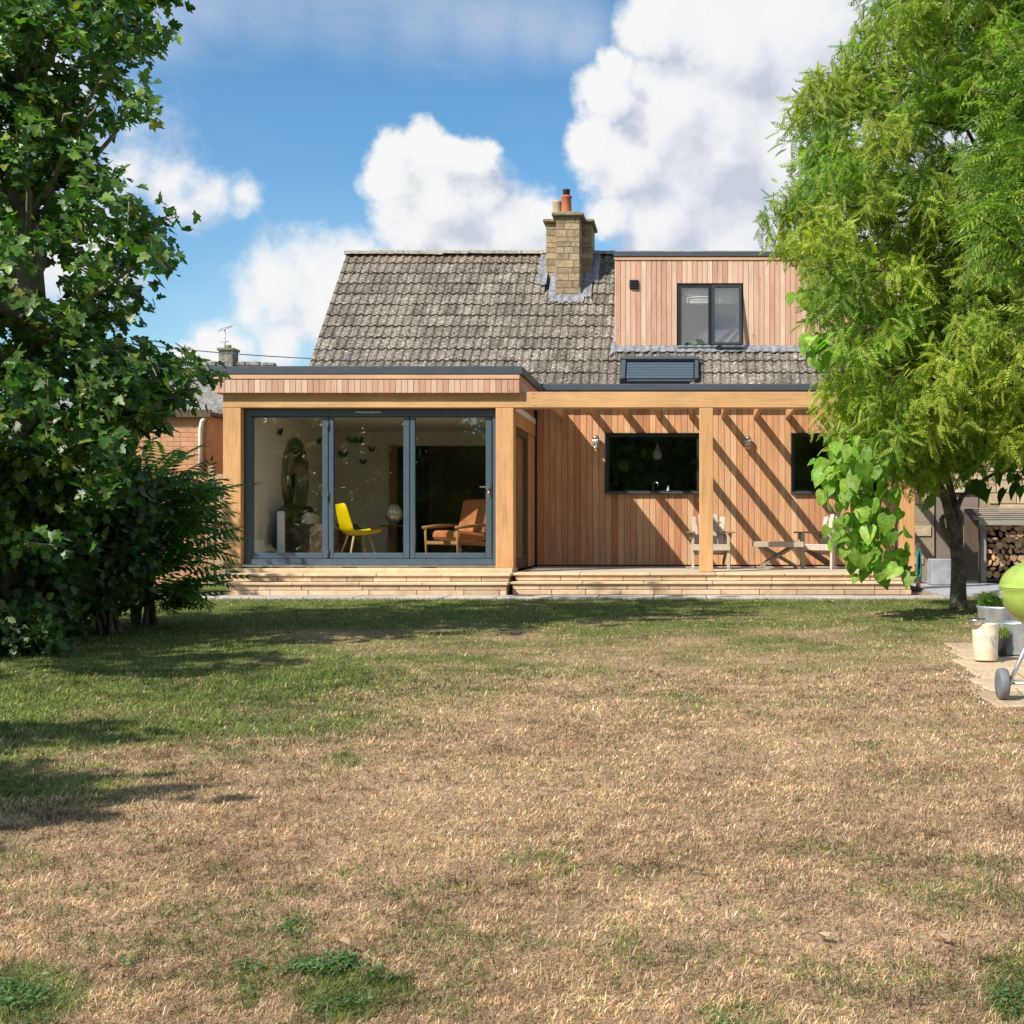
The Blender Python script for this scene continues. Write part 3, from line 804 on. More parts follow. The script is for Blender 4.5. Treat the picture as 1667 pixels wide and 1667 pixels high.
# bi-fold doors
BX0, BX1 = XL + .262, XR - .262
BZ0, BZ1 = Z(919, Y0 + .14), 2.664
bf = MB(); YB = Y0 + .12
bf.box(BX0, BX0 + .09, YB, YB + .11, BZ0, BZ1, .005); bf.box(BX1 - .05, BX1, YB, YB + .11, BZ0, BZ1, .005)
bf.box(BX0 + .09, BX1 - .05, YB + .001, YB + .109, BZ1 - .10, BZ1, .005); bf.box(BX0 + .09, BX1 - .05, YB + .001, YB + .109, BZ0, BZ0 + .08, .005)
bif = bf.build('bifold_door', M['anthracite'], house); bif['label'] = 'three-leaf anthracite bi-fold glass doors'
def bx(px): return X(px, YB + .03)
leafs = [(bx(404), bx(534.5)), (bx(535.5), bx(667)), (bx(668), bx(801))]
panes = [(bx(412), bx(525)), (bx(543.5), bx(657)), (bx(676), bx(791))]
lz0, lz1 = BZ0 + .083, BZ1 - .103
for (a, b), (c0, c1) in zip(leafs, panes):
    s = MB(); g0, g1 = Z(900, YB + .03), Z(680, YB + .03)
    s.box(a, c0, YB + .018, YB + .088, lz0, lz1, .007); s.box(c1, b, YB + .018, YB + .088, lz0, lz1, .007)
    s.box(c0, c1, YB + .019, YB + .087, lz0, g0, .007); s.box(c0, c1, YB + .019, YB + .087, g1, lz1, .007)
    s.build('leaf_frame', M['anthracite'], bif)
    MB().box(c0 - .006, c1 + .006, YB + .046, YB + .054, g0 - .006, g1 + .006).build('pane', M['glass'], bif)
for zz_ in (.60, 1.42, 2.42):
    MB().lathe([(.012, -.06), (.012, .06)], (bx(535), YB + .008, zz_), 8).build('hinge', M['black'], bif)
hd = MB(); hx, hz = bx(796), Z(796, YB)
hd.box(hx - .018, hx + .018, YB + .004, YB + .018, hz - .11, hz + .07, .005); hd.bar((hx, YB - .03, hz + .03), (hx - .12, YB - .035, hz + .03), .018, .018); hd.bar((hx, YB + .01, hz + .03), (hx, YB - .035, hz + .03), .02, .02)
hd.lathe([(.014, -.03), (.014, .012)], (hx, YB - .0, hz - .05), 8, 'y')
hd.build('handle', M['steel'], bif)
MB().box(bx(580), bx(621), YB - .008, YB + .001, BZ1 - .055, BZ1 - .035, .003).build('trickle_vent', M['steel'], bif)
MB().box(BX0 - .01, BX1 + .01, Y0 + .02, YB + .11, BZ0 - .03, BZ0 - .002, .004).build('sill', M['steel'], bif)

# ---- main roof
YE, ZE = 20.86, 3.31
YR = 23.51; ZR = ZE + (YR - YE)
VX = -6.236; RX1 = 7.6
rm = MB()
th = .10
for sgn in (0, 1):
    if sgn == 0: a, b = (YE - .02, ZE - .07), (YR, ZR - .05)
    else: a, b = (2 * YR - YE, ZE - .07), (YR, ZR - .05)
    rm.add([(VX + .03, a[0], a[1]), (RX1, a[0], a[1]), (RX1, b[0], b[1]), (VX + .03, b[0], b[1]),
            (VX + .03, a[0], a[1] - th), (RX1, a[0], a[1] - th), (RX1, b[0], b[1] - th), (VX + .03, b[0], b[1] - th)],
           [(0, 1, 2, 3), (7, 6, 5, 4), (0, 4, 5, 1), (2, 6, 7, 3), (1, 5, 6, 2), (0, 3, 7, 4)])
roof = rm.build('roof', M['felt'], house); roof['label'] = 'steep roof of lichen-speckled grey concrete tiles'
# gable ends
for gxp in (VX + .10, RX1 - .25):
    gm = MB(); a = gxp; b = gxp + .2
    zb_ = 2.77 if gxp < 0 else .1
    prof = [(YE + .2, zb_), (2 * YR - YE - .2, zb_), (2 * YR - YE - .2, ZE), (YR, ZR - .18), (YE + .2, ZE)]
    gm.add([(a, p[0], p[1]) for p in prof] + [(b, p[0], p[1]) for p in prof], [(4, 3, 2, 1, 0), (5, 6, 7, 8, 9)] + [(i, (i + 1) % 5, 5 + (i + 1) % 5, 5 + i) for i in range(5)])
    gm.build('gable_wall', M['housestone'], house)
bw = MB(); bw.box(VX + .3, RX1 - .25, 2 * YR - YE - .4, 2 * YR - YE - .2, .1, ZE - .1); bw.build('wall', M['housestone'], house)

TW, TG = .284, (math.hypot(YR - YE, ZR - ZE)) / 11.8
def tile_mesh(mat, seed):
    r_ = random.Random(seed)
    us = [0, .018, .045, .072, .09, .142, .160, .187, .214, .232, .284]
    hs = [.004, .022, .030, .022, .004, .004, .022, .030, .022, .004, .004]
    Lt = TG + .055
    v = []
    for (vv, lift) in ((0.0, .030), (Lt, .0)):
        for u, h in zip(us, hs): v.append((u - TW / 2, vv + (r_.uniform(-.003, .003) if vv == 0 else 0), h + lift))
    k_ = len(us)
    for u, h in zip(us, hs): v.append((u - TW / 2, .003, h + .030 - .018))
    f = [(i, i + 1, k_ + i + 1, k_ + i) for i in range(k_ - 1)] + [(2 * k_ + i, 2 * k_ + i + 1, i + 1, i) for i in range(k_ - 1)]
    c45 = math.sqrt(.5)
    vv = [(p[0], p[1] * c45 - p[2] * c45, p[1] * c45 + p[2] * c45) for p in v]
    me = bpy.data.meshes.new('tile'); me.from_pydata(vv, [], f); me.materials.append(mat); me.update()
    return me
tiles = [tile_mesh(M['tile'], s) for s in range(4)]; mtiles = [tile_mesh(M['tile_moss'], s) for s in range(2)]
DX0, DX1, DY = X(1002, 21.48), X(1612, 21.48), 21.48
CHX0, CHX1, CHY = X(896, 22.6) - .06, X(955, 22.9) + .02, 22.53
SKX0, SKX1 = X(1011, 21.0), X(1137, 21.0)
spots = []
c45 = math.sqrt(.5)
for row in range(12):
    s = row * TG
    y = YE - .05 + s * c45; z = ZE - .05 + s * c45
    x = VX + TW / 2 + (0 if row % 2 == 0 else 0)
    while x < RX1 - .1:
        xa, xb = x - TW / 2, x + TW / 2
        ok = True
        if xb > DX0 + .02 and y > DY - .14: ok = xa < DX0 - .02 and False
        if xa < DX0 and xb > DX0 - .0 and y > DY - .14: ok = False
        if xa > SKX0 - .05 and xb < SKX1 + .05 and y < 21.2: ok = False
        if xa > CHX0 - .08 and xb < CHX1 + .10 and y > CHY + .02: ok = False
        if ok:
            pxx = CX + x / y * FPX
            spots.append((pxx, x + random.uniform(-.003, .003), y, z + random.uniform(-.003, .003), row))
        x += TW
def rank(s):
    return (0 if s[0] < 1340 else 1, s[0])
spots.sort(key=rank)
vis = spots[:300]; rest = spots[300:]
for _, x, y, z, row in vis:
    me = random.choice(mtiles) if row >= 11 and x < -2.6 else random.choice(tiles)
    slip = random.uniform(.008, .022) if random.random() < .07 else 0
    place('tile', me, (x, y - slip, z - slip), roof, (random.uniform(-.014, .014), random.uniform(-.014, .014), random.uniform(-.012, .012)))
def join_copies(name, mesh, locs, mat, parent):
    base = np.array([v.co[:] for v in mesh.vertices]); bf_ = np.array([p.vertices[:] for p in mesh.polygons])
    V = (base[None] + np.array(locs)[:, None, :]); F = (bf_[None] + (np.arange(len(locs)) * len(base))[:, None, None])
    return place(name, np_mesh(name, V.reshape(-1, 3), F.reshape(-1, bf_.shape[1]), mat), (0, 0, 0), parent)
if rest:
    o = join_copies('tile_field', tiles[0], [(s[1], s[2], s[3]) for s in rest], M['tile'], roof); o['kind'] = 'stuff'
n = 1500
rs_ = rng.random(n); sl = np.where(rs_ < .45, rng.uniform(10.4, 11.8, n), rng.uniform(0, 11.8, n)); sl = np.floor(sl) + np.clip(np.abs(rng.normal(0, .22, n)), 0, .95)
mx_ = rng.uniform(VX + .05, DX0 - .1, n); sl = sl * TG
my_ = YE - .05 + sl * c45; mz_ = ZE - .05 + sl * c45
okm = ~((mx_ > CHX0 - .1) & (mx_ < CHX1 + .12) & (my_ > CHY - .15)) & (fbm(mx_, sl, 71, 3, 1.6) > .42)
lift_ = rng.uniform(.030, .052, n)
P_ = np.stack([mx_, my_ - lift_ * c45, mz_ + lift_ * c45], 1)[okm]; n = len(P_)
cm = np.array([(.14, .10, .065), (.10, .095, .05), (.20, .145, .10), (.42, .40, .34), (.50, .47, .40)])[rng.integers(0, 5, n)]
mo = place('moss', leaf_mesh('moss', OCT * np.array((1, 1, .8)), OCT_F, P_, frames(np.tile((0, c45, c45), (n, 1)) + rng.normal(0, .3, (n, 3)), np.tile((0, -c45, c45), (n, 1))), rng.uniform(.008, .026, n), cm, M['turf']), (0, 0, 0), roof)
mo['kind'] = 'stuff'
# narrow strip of cut tiles left of the dormer and beside the chimney
cut = []
for row in range(3, 12):
    s = row * TG; y = YE - .05 + s * c45; z = ZE - .05 + s * c45
    if y > DY - .14: cut.append((DX0 - TW / 2 - .03, y, z - .006))
cut = [p for p in cut]
for p in cut: place('tile', tiles[1], p, roof)
# verge strip and ridge tiles
vg = MB(); vg.add([(VX - .012, YE - .05, ZE - .10), (VX + .05, YE - .05, ZE - .10), (VX + .05, YR, ZR - .08), (VX - .012, YR, ZR - .08),
                   (VX - .012, YE - .05, ZE - .03), (VX + .05, YE - .05, ZE - .03), (VX + .05, YR, ZR + .0), (VX - .012, YR, ZR + .0)],
                  [(3, 2, 1, 0), (4, 5, 6, 7), (0, 1, 5, 4), (2, 3, 7, 6), (1, 2, 6, 5), (3, 0, 4, 7)])
vg.build('verge', M['ridge'], roof)
def ridge_mesh(seed):
    r_ = random.Random(seed); b = MB(); pr = []
    for k_ in range(7):
        a = math.pi * (k_ / 6); pr.append((math.cos(a) * .13, math.sin(a) * .085))
    vs = []
    for xx in (-.225, -.19, .19, .222):
        for (yy, zz_) in pr: vs.append((xx, yy + r_.uniform(-.006, .006), zz_ + r_.uniform(-.007, .007) + (.008 if xx < -.15 else 0)))
    f = [(j * 7 + i, j * 7 + i + 1, (j + 1) * 7 + i + 1, (j + 1) * 7 + i) for j in range(3) for i in range(6)]
    f += [tuple(range(7)), tuple(reversed(range(21, 28)))]
    me = bpy.data.meshes.new('ridge_tile'); me.from_pydata(vs, [], f); me.materials.append(M['ridge']); me.update(); return me
rms = [ridge_mesh(s) for s in range(4)]
x = VX + .2
while x < RX1:
    place('ridge_tile', random.choice(rms), (x, YR, ZR - .015 + random.uniform(-.008, .008)), roof, (0, random.uniform(-.012, .012), 0)); x += .45
# gutter along the eaves
gt = MB(); gt.box(XR + .13, RX1 - .2, YE - .16, YE - .02, 3.175, 3.29, .012); gt.build('gutter', M['trim'], house)
MB().box(XR + .14, RX1 - .2, YE - .02, Y1 + .03, 3.14, 3.17).build('soffit', M['black'], house)

# ---- chimney
CF = 22.53; CB = 22.99; CZ1 = 6.42
fx0, fx1 = X(905, CF), X(944, CF); wx0, wx1 = X(889, CB), X(963, CB)
ch = MB(); ch.box(fx0 + .012, fx1 - .012, CF + .012, CB + .02, 4.6, CZ1); ch.box(wx0 + .012, wx1 - .012, CB + .012, CB + .75, 4.8, CZ1)
chim = ch.build('chimney', M['mortar'], house); chim['label'] = 'square stone chimney stack with clay pots'
def course(x0, x1, y0, y1, z0, z1, along='x', lens=(.12, .30)):
    a0, a1 = (x0, x1) if along == 'x' else (y0, y1)
    a = a0
    while a < a1 - .01:
        w = random.uniform(*lens)
        if a1 - a - w < .07: w = a1 - a
        if along == 'x': piece('stone', a, a + w - .008, y0, y1, z0, z1 - .008, M['chimney'], chim, .004)
        else: piece('stone', x0, x1, a, a + w - .008, z0, z1 - .008, M['chimney'], chim, .004)
        a += w
z = 4.90; r_ = 0
while z < CZ1 - .03:
    h = random.choice((.085, .10, .115, .13)); h = min(h, CZ1 - z)
    course(fx0, fx1, CF, CF + .06, z, z + h, 'x', (.13, .32))
    course(fx1 - .06, fx1, CF + .062, CB, z, z + h, 'y', (.18, .4)); course(fx0, fx0 + .06, CF + .062, CB, z, z + h, 'y', (.18, .4))
    course(wx0, fx0 + .0, CB, CB + .06, z, z + h, 'x', (.2, .3)); course(fx1, wx1, CB, CB + .06, z, z + h, 'x', (.2, .3))
    course(wx1 - .06, wx1, CB + .062, CB + .76, z, z + h, 'y', (.18, .4)); course(wx0, wx0 + .06, CB + .062, CB + .76, z, z + h, 'y', (.18, .4))
    z += h
cp = MB(); cp.box(fx0 - .07, fx1 + .07, CF - .07, CB - .07, CZ1, CZ1 + .055, .012); cp.box(wx0 - .05, wx1 + .05, CB - .07, CB + .82, CZ1 - .004, CZ1 + .052, .012)
cp.box(fx0 + .02, fx1 - .02, CF + .03, CB + .6, CZ1 + .05, CZ1 + .10, .02); cp.lathe([(.10, 0), (.11, .05), (.07, .11), (.0, .12)], (wx1 - .20, CB + .30, CZ1 + .05), 10)
cp.build('capping', M['capstone'], chim)
pt = MB(); cxp = X(923.5, CB); pt.lathe([(.100, 0), (.092, .05), (.083, .29), (.098, .31), (.098, .34), (.06, .34)], (cxp, CF + .30, CZ1 + .09), 16); pt.build('chimney_pot', M['terracotta'], chim)
pt = MB(); pt.lathe([(.062, 0), (.062, .10), (.070, .105), (.070, .125), (.04, .125)], (cxp, CF + .30, CZ1 + .42), 14); pt.build('pot_cowl', M['soot'], chim)
pt = MB(); pt.lathe([(.10, 0), (.09, .05), (.085, .34), (.095, .36), (.095, .40), (.07, .40)], (X(908, CB + .3), CB + .3, CZ1 + .06), 16); pt.build('chimney_pot', M['paleclay'], chim)
# lead round the chimney foot
def on_roof(y): return ZE + (y - YE)
ld = MB()
def sheet(pts_, wob=.012):
    """a thick dressed lead sheet over the tiles: rows of points (x, y)"""
    nr, ncol = len(pts_), len(pts_[0]); v = []
    for r in pts_:
        for (xx, yy) in r:
            w_ = .009 * math.sin(xx * 2 * math.pi / .142) + random.uniform(-.005, .005)
            v.append((xx, yy - .045, on_roof(yy) + .045 + w_))
    top = len(v)
    v += [(p[0], p[1] + .006, p[2] - .012) for p in v]
    f = []
    for r in range(nr - 1):
        for c_ in range(ncol - 1):
            q = (r * ncol + c_, r * ncol + c_ + 1, (r + 1) * ncol + c_ + 1, (r + 1) * ncol + c_)
            f.append(q); f.append(tuple(reversed([i + top for i in q])))
    for c_ in range(ncol - 1): f.append((c_ + top, c_ + 1 + top, c_ + 1, c_))
    ld.add(v, f)
def strip(x0, x1, ya0, ya1, nc=14, nr=5, jag=.03):
    rows = []
    for r in range(nr):
        t = r / (nr - 1); row = []
        for c_ in range(nc):
            xx = x0 + (x1 - x0) * c_ / (nc - 1)
            lo = ya0 + (random.uniform(-jag, jag) if r == 0 else 0)
            row.append((xx, lo + (ya1 - lo) * t))
        rows.append(row)
    sheet(rows)
strip(fx0 - .10, fx1 + .08, CF - .13, CF + .03, 22, 4, .035)
strip(fx0 - .13, fx0 + .02, CF - .02, CB + .04, 8, 6); strip(wx0 - .14, wx0 + .03, CB - .22, YR - .05, 8, 8)
strip(fx1 - .02, fx1 + .20, CF - .02, CB + .04, 9, 6); strip(wx1 - .03, wx1 + .13, CB - .16, YR - .05, 8, 8)
ld.box(fx0 - .006, fx1 + .006, CF - .008, CF + .02, 4.80, 5.03, .004); ld.box(fx1 - .01, fx1 + .008, CF - .006, CB - .004, 4.85, 5.18); ld.box(wx1 - .01, wx1 + .009, CB - .008, CB + .5, 5.1, 5.62); ld.box(fx1 + .012, wx1 + .008, CB - .008, CB + .01, 5.0, 5.46)
ld.build('flashing', M['lead'], chim)

# ---- dormer
DZ0, DZ1 = Z(569, DY), Z(418, DY)
dw = (X(1102, DY), X(1210, DY), Z(568, DY), Z(461, DY))
dw2 = (X(1520, DY), X(1600, DY), Z(568, DY), Z(461, DY))
d = rect_wall(MB(), DX0 + .01, DX1 - .01, DZ0 - .15, DZ1 - .01, DY + .03, DY + .14, [dw, dw2])
d.box(DX0 + .015, DX0 + .1, DY + .14, 23.3, DZ0 - .15, DZ1 - .01); d.box(DX1 - .1, DX1 - .015, DY + .14, 23.3, DZ0 - .15, DZ1 - .01)
dorm = d.build('dormer', M['black'], house); dorm['label'] = 'flat-roofed dormer clad in weathered pinkish cedar'
clad(dorm, DX0, DX1, DZ0 + .012, DZ1 - .05, DY + .028, [dw, dw2], .088, M['cedar_pale'])
for k_ in range(16):
    y0_ = DY + .032 + k_ * .1
    zb = on_roof(y0_ + .1) + .02
    if zb < DZ1 - .1: piece('board', DX0 - .012, DX0 + .008, y0_, y0_ + .095, zb, DZ1 - .05, M['cedar_pale'], dorm, .003)
dr = MB(); dr.box(DX0 - .03, DX1 + .03, DY - .03, 23.35, DZ1, DZ1 + .085, .006); dr.build('edge_trim', M['trim'], dorm)
dr = MB(); dr.box(DX0 - .015, DX1 + .015, DY - .012, DY + .02, DZ1 - .055, DZ1 - .002, .004); dr.box(DX0 - .016, DX0 + .01, DY + .021, 23.1, DZ1 - .0545, DZ1 - .002, .004); dr.build('fascia_trim', M['cedar_trim'], dorm)
fl = MB(); fl.box(DX0 - .02, DX1 + .02, DY - .015, DY + .03, DZ0 - .02, DZ0 + .012, .003); fl.build('base_trim', M['trim'], dorm)
ld = MB(); strip(DX0 - .02, DX1, DY - .075, DY + .04, 120, 3, .012); strip(DX0 - .08, DX0 + .0, DY - .12, DY + .04, 6, 4); strip(DX0 - .045, DX0 + .01, DY - .05, YR - .3, 4, 14, .005)
ld.build('flashing', M['lead'], dorm)
# dormer window: fixed left light, right light ajar
o = window(*dw, DY + .035, .045, M['glass_sky'], M['black'], dorm, mull=X(1158, DY), sill=True)
bpy.data.objects.remove(o.children[0])
gx0 = X(1158, DY)
s = MB(); a0, a1, b0, b1 = dw[0] + .047, gx0 - .024, dw[2] + .047, dw[3] - .047
s.box(a0, a0 + .03, DY + .02, DY + .034, b0, b1, .003); s.box(a1 - .03, a1, DY + .02, DY + .034, b0, b1, .003); s.box(a0 + .03, a1 - .03, DY + .021, DY + .034, b0, b0 + .03, .003); s.box(a0 + .03, a1 - .03, DY + .021, DY + .034, b1 - .03, b1, .003)
s.build('sash', M['black'], o)
MB().box(a0 + .028, a1 - .028, DY + .026, DY + .031, b0 + .028, b1 - .028).build('pane', M['glass_sky'], o)
# open casement hinged on the right, swung out a little at the bottom (top-hung)
aL, aR = gx0 + .012, dw[1] - .03
hinge = Vector(((aL + aR) / 2, DY + .02, dw[3] - .035)); ang = math.radians(-9)
Rm = Matrix.Translation(hinge) @ Matrix.Rotation(ang, 4, 'X') @ Matrix.Translation(-hinge)
s = MB(); b0, b1 = dw[2] + .03, dw[3] - .03; f_ = .042
s.box(aL, aL + f_, DY - .01, DY + .03, b0, b1, .003, Rm); s.box(aR - f_, aR, DY - .01, DY + .03, b0, b1, .003, Rm); s.box(aL + f_, aR - f_, DY - .009, DY + .029, b0, b0 + f_, .003, Rm); s.box(aL + f_, aR - f_, DY - .009, DY + .029, b1 - f_, b1, .003, Rm)
s.build('open_sash', M['black'], o)
MB().box(aL + f_ - .004, aR - f_ + .004, DY + .008, DY + .013, b0 + f_ - .004, b1 - f_ + .004, 0, Rm).build('pane', M['glass_sky'], o)
bl = MB()
for k_ in range(5):
    zt = dw[3] - .10 - k_ * .045
    bl.tube([(dw[0] + .05, DY + .20, zt), (dw[0] + .35, DY + .185 - .01 * (k_ % 2), zt - .012), (gx0 + .1, DY + .19, zt - .005), (dw[1] - .05, DY + .20, zt)], [.03, .034, .032, .03], 7)
bl.build('blind', M['blind'], dorm)
window(*dw2, DY + .035, .045, M['glass_sky'], M['black'], dorm, sill=False)
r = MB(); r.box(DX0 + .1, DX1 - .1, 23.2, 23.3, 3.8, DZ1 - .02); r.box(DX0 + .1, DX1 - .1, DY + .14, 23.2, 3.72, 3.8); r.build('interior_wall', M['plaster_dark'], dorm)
vt = MB(); vx, vz = X(1032, DY), Z(463, DY)
vt.box(vx - .075, vx + .075, DY - .018, DY + .006, vz - .075, vz + .075, .004)
for k_ in range(4): vt.bar((vx - .065, DY - .03, vz - .055 + k_ * .036), (vx + .065, DY - .03, vz - .055 + k_ * .036), .022, .018)
vt.build('vent', M['black'], dorm)
# roof window with shutter in the eaves strip
def rp(x, s, lift):   # a point on the roof slope, s metres up from the eaves
    return Vector((x, YE + s * c45 - lift * c45, ZE + s * c45 + lift * c45))
def slope_box(mb, x0, x1, s0, s1, l0, l1, c=.004):
    v, f = cbox_geo(x1 - x0, s1 - s0, l1 - l0, c)
    return mb.add([rp((x0 + x1) / 2 + p[0], (s0 + s1) / 2 + p[1], (l0 + l1) / 2 + p[2]) for p in v], f)
sk = MB()
slope_box(sk, SKX0, SKX0 + .075, -.02, .50, .0, .13); slope_box(sk, SKX1 - .06, SKX1, -.02, .50, .0, .13); slope_box(sk, SKX0 - .02, SKX1 + .02, .46, .53, .001, .15); slope_box(sk, SKX0 + .076, SKX1 - .061, -.02, .46, -.01, .07)
skl = sk.build('roof_window', M['trim'], roof); skl['label'] = 'low roof window with grey slatted shutter above the pergola'
for k_ in range(6):
    q = MB(); slope_box(q, SKX0 + .09, SKX1 - .075, .02 + k_ * .07, .085 + k_ * .07, .072, .10, .008); q.build('shutter_slat', M['anthracite'], roof)

# ---- wall lamps
def wall_lamp(px, py, label):
    x = X(px, Y1 - .06); z = Z(py, Y1 - .06)
    t = empty('wall_lamp', (x, Y1, z - .12), label, 'wall lamp', 'lamps on the boarded wall')
    b = MB(); b.box(x - .03, x + .03, Y1 - .03, Y1 - .001, z - .08, z + .08, .004); b.build('back_plate', M['steel'], t)
    b = MB(); b.lathe([(.0, .115), (.03, .11), (.055, .085), (.058, .07), (.05, .068)], (x, Y1 - .085, z), 16, cap=False); b.lathe([(.045, -.10), (.055, -.095), (.055, -.075), (.04, -.07)], (x, Y1 - .085, z), 16); b.build('cap', M['steel'], t)
    b = MB(); b.lathe([(.042, -.07), (.042, .07)], (x, Y1 - .085, z), 16); b.build('glass_body', M['whiteplastic'] if False else M['globe'], t)
    for k_ in range(6):
        a = k_ * math.pi / 3
        MB().tube([(x + .052 * math.cos(a), Y1 - .085 + .052 * math.sin(a), z - .075), (x + .052 * math.cos(a), Y1 - .085 + .052 * math.sin(a), z + .075)], .004, 6).build('guard_bar', M['steel'], t)
wall_lamp(970, 720, 'steel bulkhead wall lamp close by the kitchen window nearest the glazed doors')
wall_lamp(1217, 721, 'steel caged wall lamp between the two kitchen windows')

# ------------------------------------------------------------------ pergola
perg = empty('pergola', (.3, Y0 + .1, .35), 'golden oak pergola frame of beam, posts and rafters over the deck', 'pergola')
PX1 = X(1490, Y0)
MB().box(XL - .0, PX1, Y0 - .002, Y0 + .20, 2.669, 2.893, .006).build('beam', M['oak_x'], perg)
for a, b in ((X(1138.5, Y0), X(1161, Y0)), (PX1 - .2, PX1 - .004)):
    MB().box(a, b, Y0, Y0 + .196, .352, 2.667, .006).build('post', M['oak'], perg)
MB().box(XR + .03, PX1, Y1 - .055, Y1 - .008, 2.73, 2.885, .004).build('wall_plate', M['oak_x'], perg) if False else None
rme = None
xr = -2.09
while xr < 3.2:
    piece('rafter', xr, xr + .06, Y0 + .202, Y1 - .006, 2.752, 2.888, M['oak_y'], perg, .004)
    xr += .522

# ------------------------------------------------------------------ stone steps and deck
def steps(name, label, x0, x1, ytop, ztop, yl, zl, ybot, plat=None, zr=0.35):
    t = empty(name, ((x0 + x1) / 2, yl, .07), label, 'steps', 'stone steps before the house')
    core = MB(); core.box(x0 + .03, x1 - .03, ytop + .06, plat or Y1 - .02, .05, ztop - .04); core.box(x0 + .03, x1 - .03, yl + .06, ytop + .06, .049, zl - .04); core.build('core', M['mortar'], t)
    # riser blocks
    def riser(yf, za, zb, two):
        zs = [(za, zb)] if not two else [(za, za + (zb - za) * .5), (za + (zb - za) * .5, zb)]
        for z0_, z1_ in zs:
            x = x0 + .02 - random.uniform(0, .3)
            while x < x1 - .03:
                w = random.choice((.38, .5, .62, .8)) * random.uniform(.9, 1.1)
                a, b = max(x, x0 + .02), min(x + w, x1 - .02)
                if b - a > .03: piece('stone', a, b - .007, yf, yf + .075, z0_ + .003, z1_ - .003, M['step'], t, .005)
                x += w
    riser(yl + .03, .06, zl - .035, True); riser(ytop + .03, zl, ztop - .035, False)
    for k_, (yf, zt, back) in enumerate(((yl, zl, ytop + .028), (ytop, ztop, min(ytop + .45, plat or 99)))):
        x = x0
        while x < x1 - .01:
            w = random.uniform(.8, 1.0)
            if x1 - x - w < .3: w = x1 - x
            piece('tread', x, x + w - .006, yf, back, zt - .036, zt + random.uniform(-.002, .001), M['tread'], t, .007)
            x += w
    return t
LX1 = X(828, 17.4)
steps('stone_steps', 'two broad sandstone steps below the glazed bi-fold doors', X(365, 17.35), LX1, 17.60, .346, 17.35, .236, 17.3, plat=18.08)
rs = steps('stone_steps', 'long low sandstone steps along the open pergola deck', LX1 + .012, X(1488, 17.5), 17.80, .35, 17.52, .24, 17.5)
pl = MB(); pl.box(X(367, 18.1), XR, 18.085, Y0 + .42, .30, .404, .006)
pl.build('plinth', M['tread'], house)
# deck boards behind the tread edge
yb = 18.256
deck = empty('deck', (.4, 19.6, .3), 'weathered timber deck under the pergola beside the boarded wall', 'deck')
while yb < Y1 - .02:
    e_ = min(yb + .138, Y1 - .004)
    piece('plank', XR + .012, PX1, yb, e_, .322, .3475 + random.uniform(-.001, .001), M['teak'], deck, .003); yb += .145

# ------------------------------------------------------------------ garden furniture on the deck (built at the origin, then moved)
def adirondack(label, loc, rz):
    t = empty('garden_chair', (0, 0, 0), label, 'chair', 'garden chairs on the deck')
    for s in (-1, 1):
        MB().box(s * .27 - .02, s * .27 + .02, -.36, -.27, 0, .54, .004).build('leg', M['teak'], t)
        b = MB(); b.bar((s * .245, -.30, .33), (s * .245, .42, .06), .025, .10); b.build('leg', M['teak_dark'], t)
        b = MB(); b.box(s * .30 - .065, s * .30 + .065, -.42, .22, .545, .570, .005); b.bar((s * .30, -.33, .45), (s * .30, -.33, .545), .03, .08); b.build('arm', M['teak_dark'], t)
    for k_ in range(6):
        y = -.36 + k_ * .085; z = .36 - k_ * .026
        b = MB(); b.bar((-.27, y, z), (.27, y, z), .075, .02, up=(0, .3, 1)); b.build('seat_slat', M['teak'], t)
    MB().box(-.29, .29, -.395, -.372, .285, .365, .004).build('front_rail', M['teak'], t)
    for k_ in range(5):
        u = (k_ - 2)
        b = MB(); b.bar((u * .082, .06, .24), (u * .118, .30, .87 - abs(u) * .035), .072, .018, up=(1, 0, 0)) if False else None
        v0 = Vector((u * .084, .06, .22)); v1 = Vector((u * .115, .31, .88 - abs(u) * .04))
        d_ = (v1 - v0).normalized(); s_ = Vector((1, 0, 0)) - d_ * d_.x; s_.normalize(); n_ = d_.cross(s_)
        L = (v1 - v0).length; q, f = cbox_geo(.078, L, .018, .004); m_ = (v0 + v1) / 2
        b = MB(); b.add([m_ + s_ * p[0] + d_ * p[1] + n_ * p[2] for p in q], f); b.build('back_slat', M['teak'], t)
    b = MB(); b.bar((-.28, .19, .50), (.28, .19, .50), .03, .06); b.bar((-.20, .27, .70), (.20, .27, .70), .025, .05); b.build('back_rail', M['teak_dark'], t)
    t.location = loc; t.rotation_euler = (0, 0, rz)
    return t
adirondack('pale slatted garden chair half hidden by the middle oak post', (.31, 19.85, .349), math.radians(3))
adirondack('slatted garden chair beside the folding table, partly behind the broad leaves', (2.14, 19.85, .349), math.radians(-38))
t = empty('folding_table', (0, 0, 0), 'low slatted folding table with crossed legs between the chairs', 'table')
for k_ in range(6):
    y = -.21 + k_ * .084
    MB().box(-.34, .34, y - .036, y + .036, .40, .418, .004).build('slat', M['teak'], t)
b = MB(); b.box(-.37, .37, -.275, -.25, .335, .415, .004); b.box(-.37, .37, .25, .275, .335, .415, .004); b.box(-.37, -.345, -.249, .249, .336, .414, .004); b.box(.345, .37, -.249, .249, .336, .414, .004); b.build('frame', M['teak'], t)
for y in (-.225, .225):
    for s in (-1, 1):
        b = MB(); b.bar((s * .33, y + s * .02, .005), (-s * .24, y + s * .02, .35), .022, .04); b.build('leg', M['teak_dark'], t)
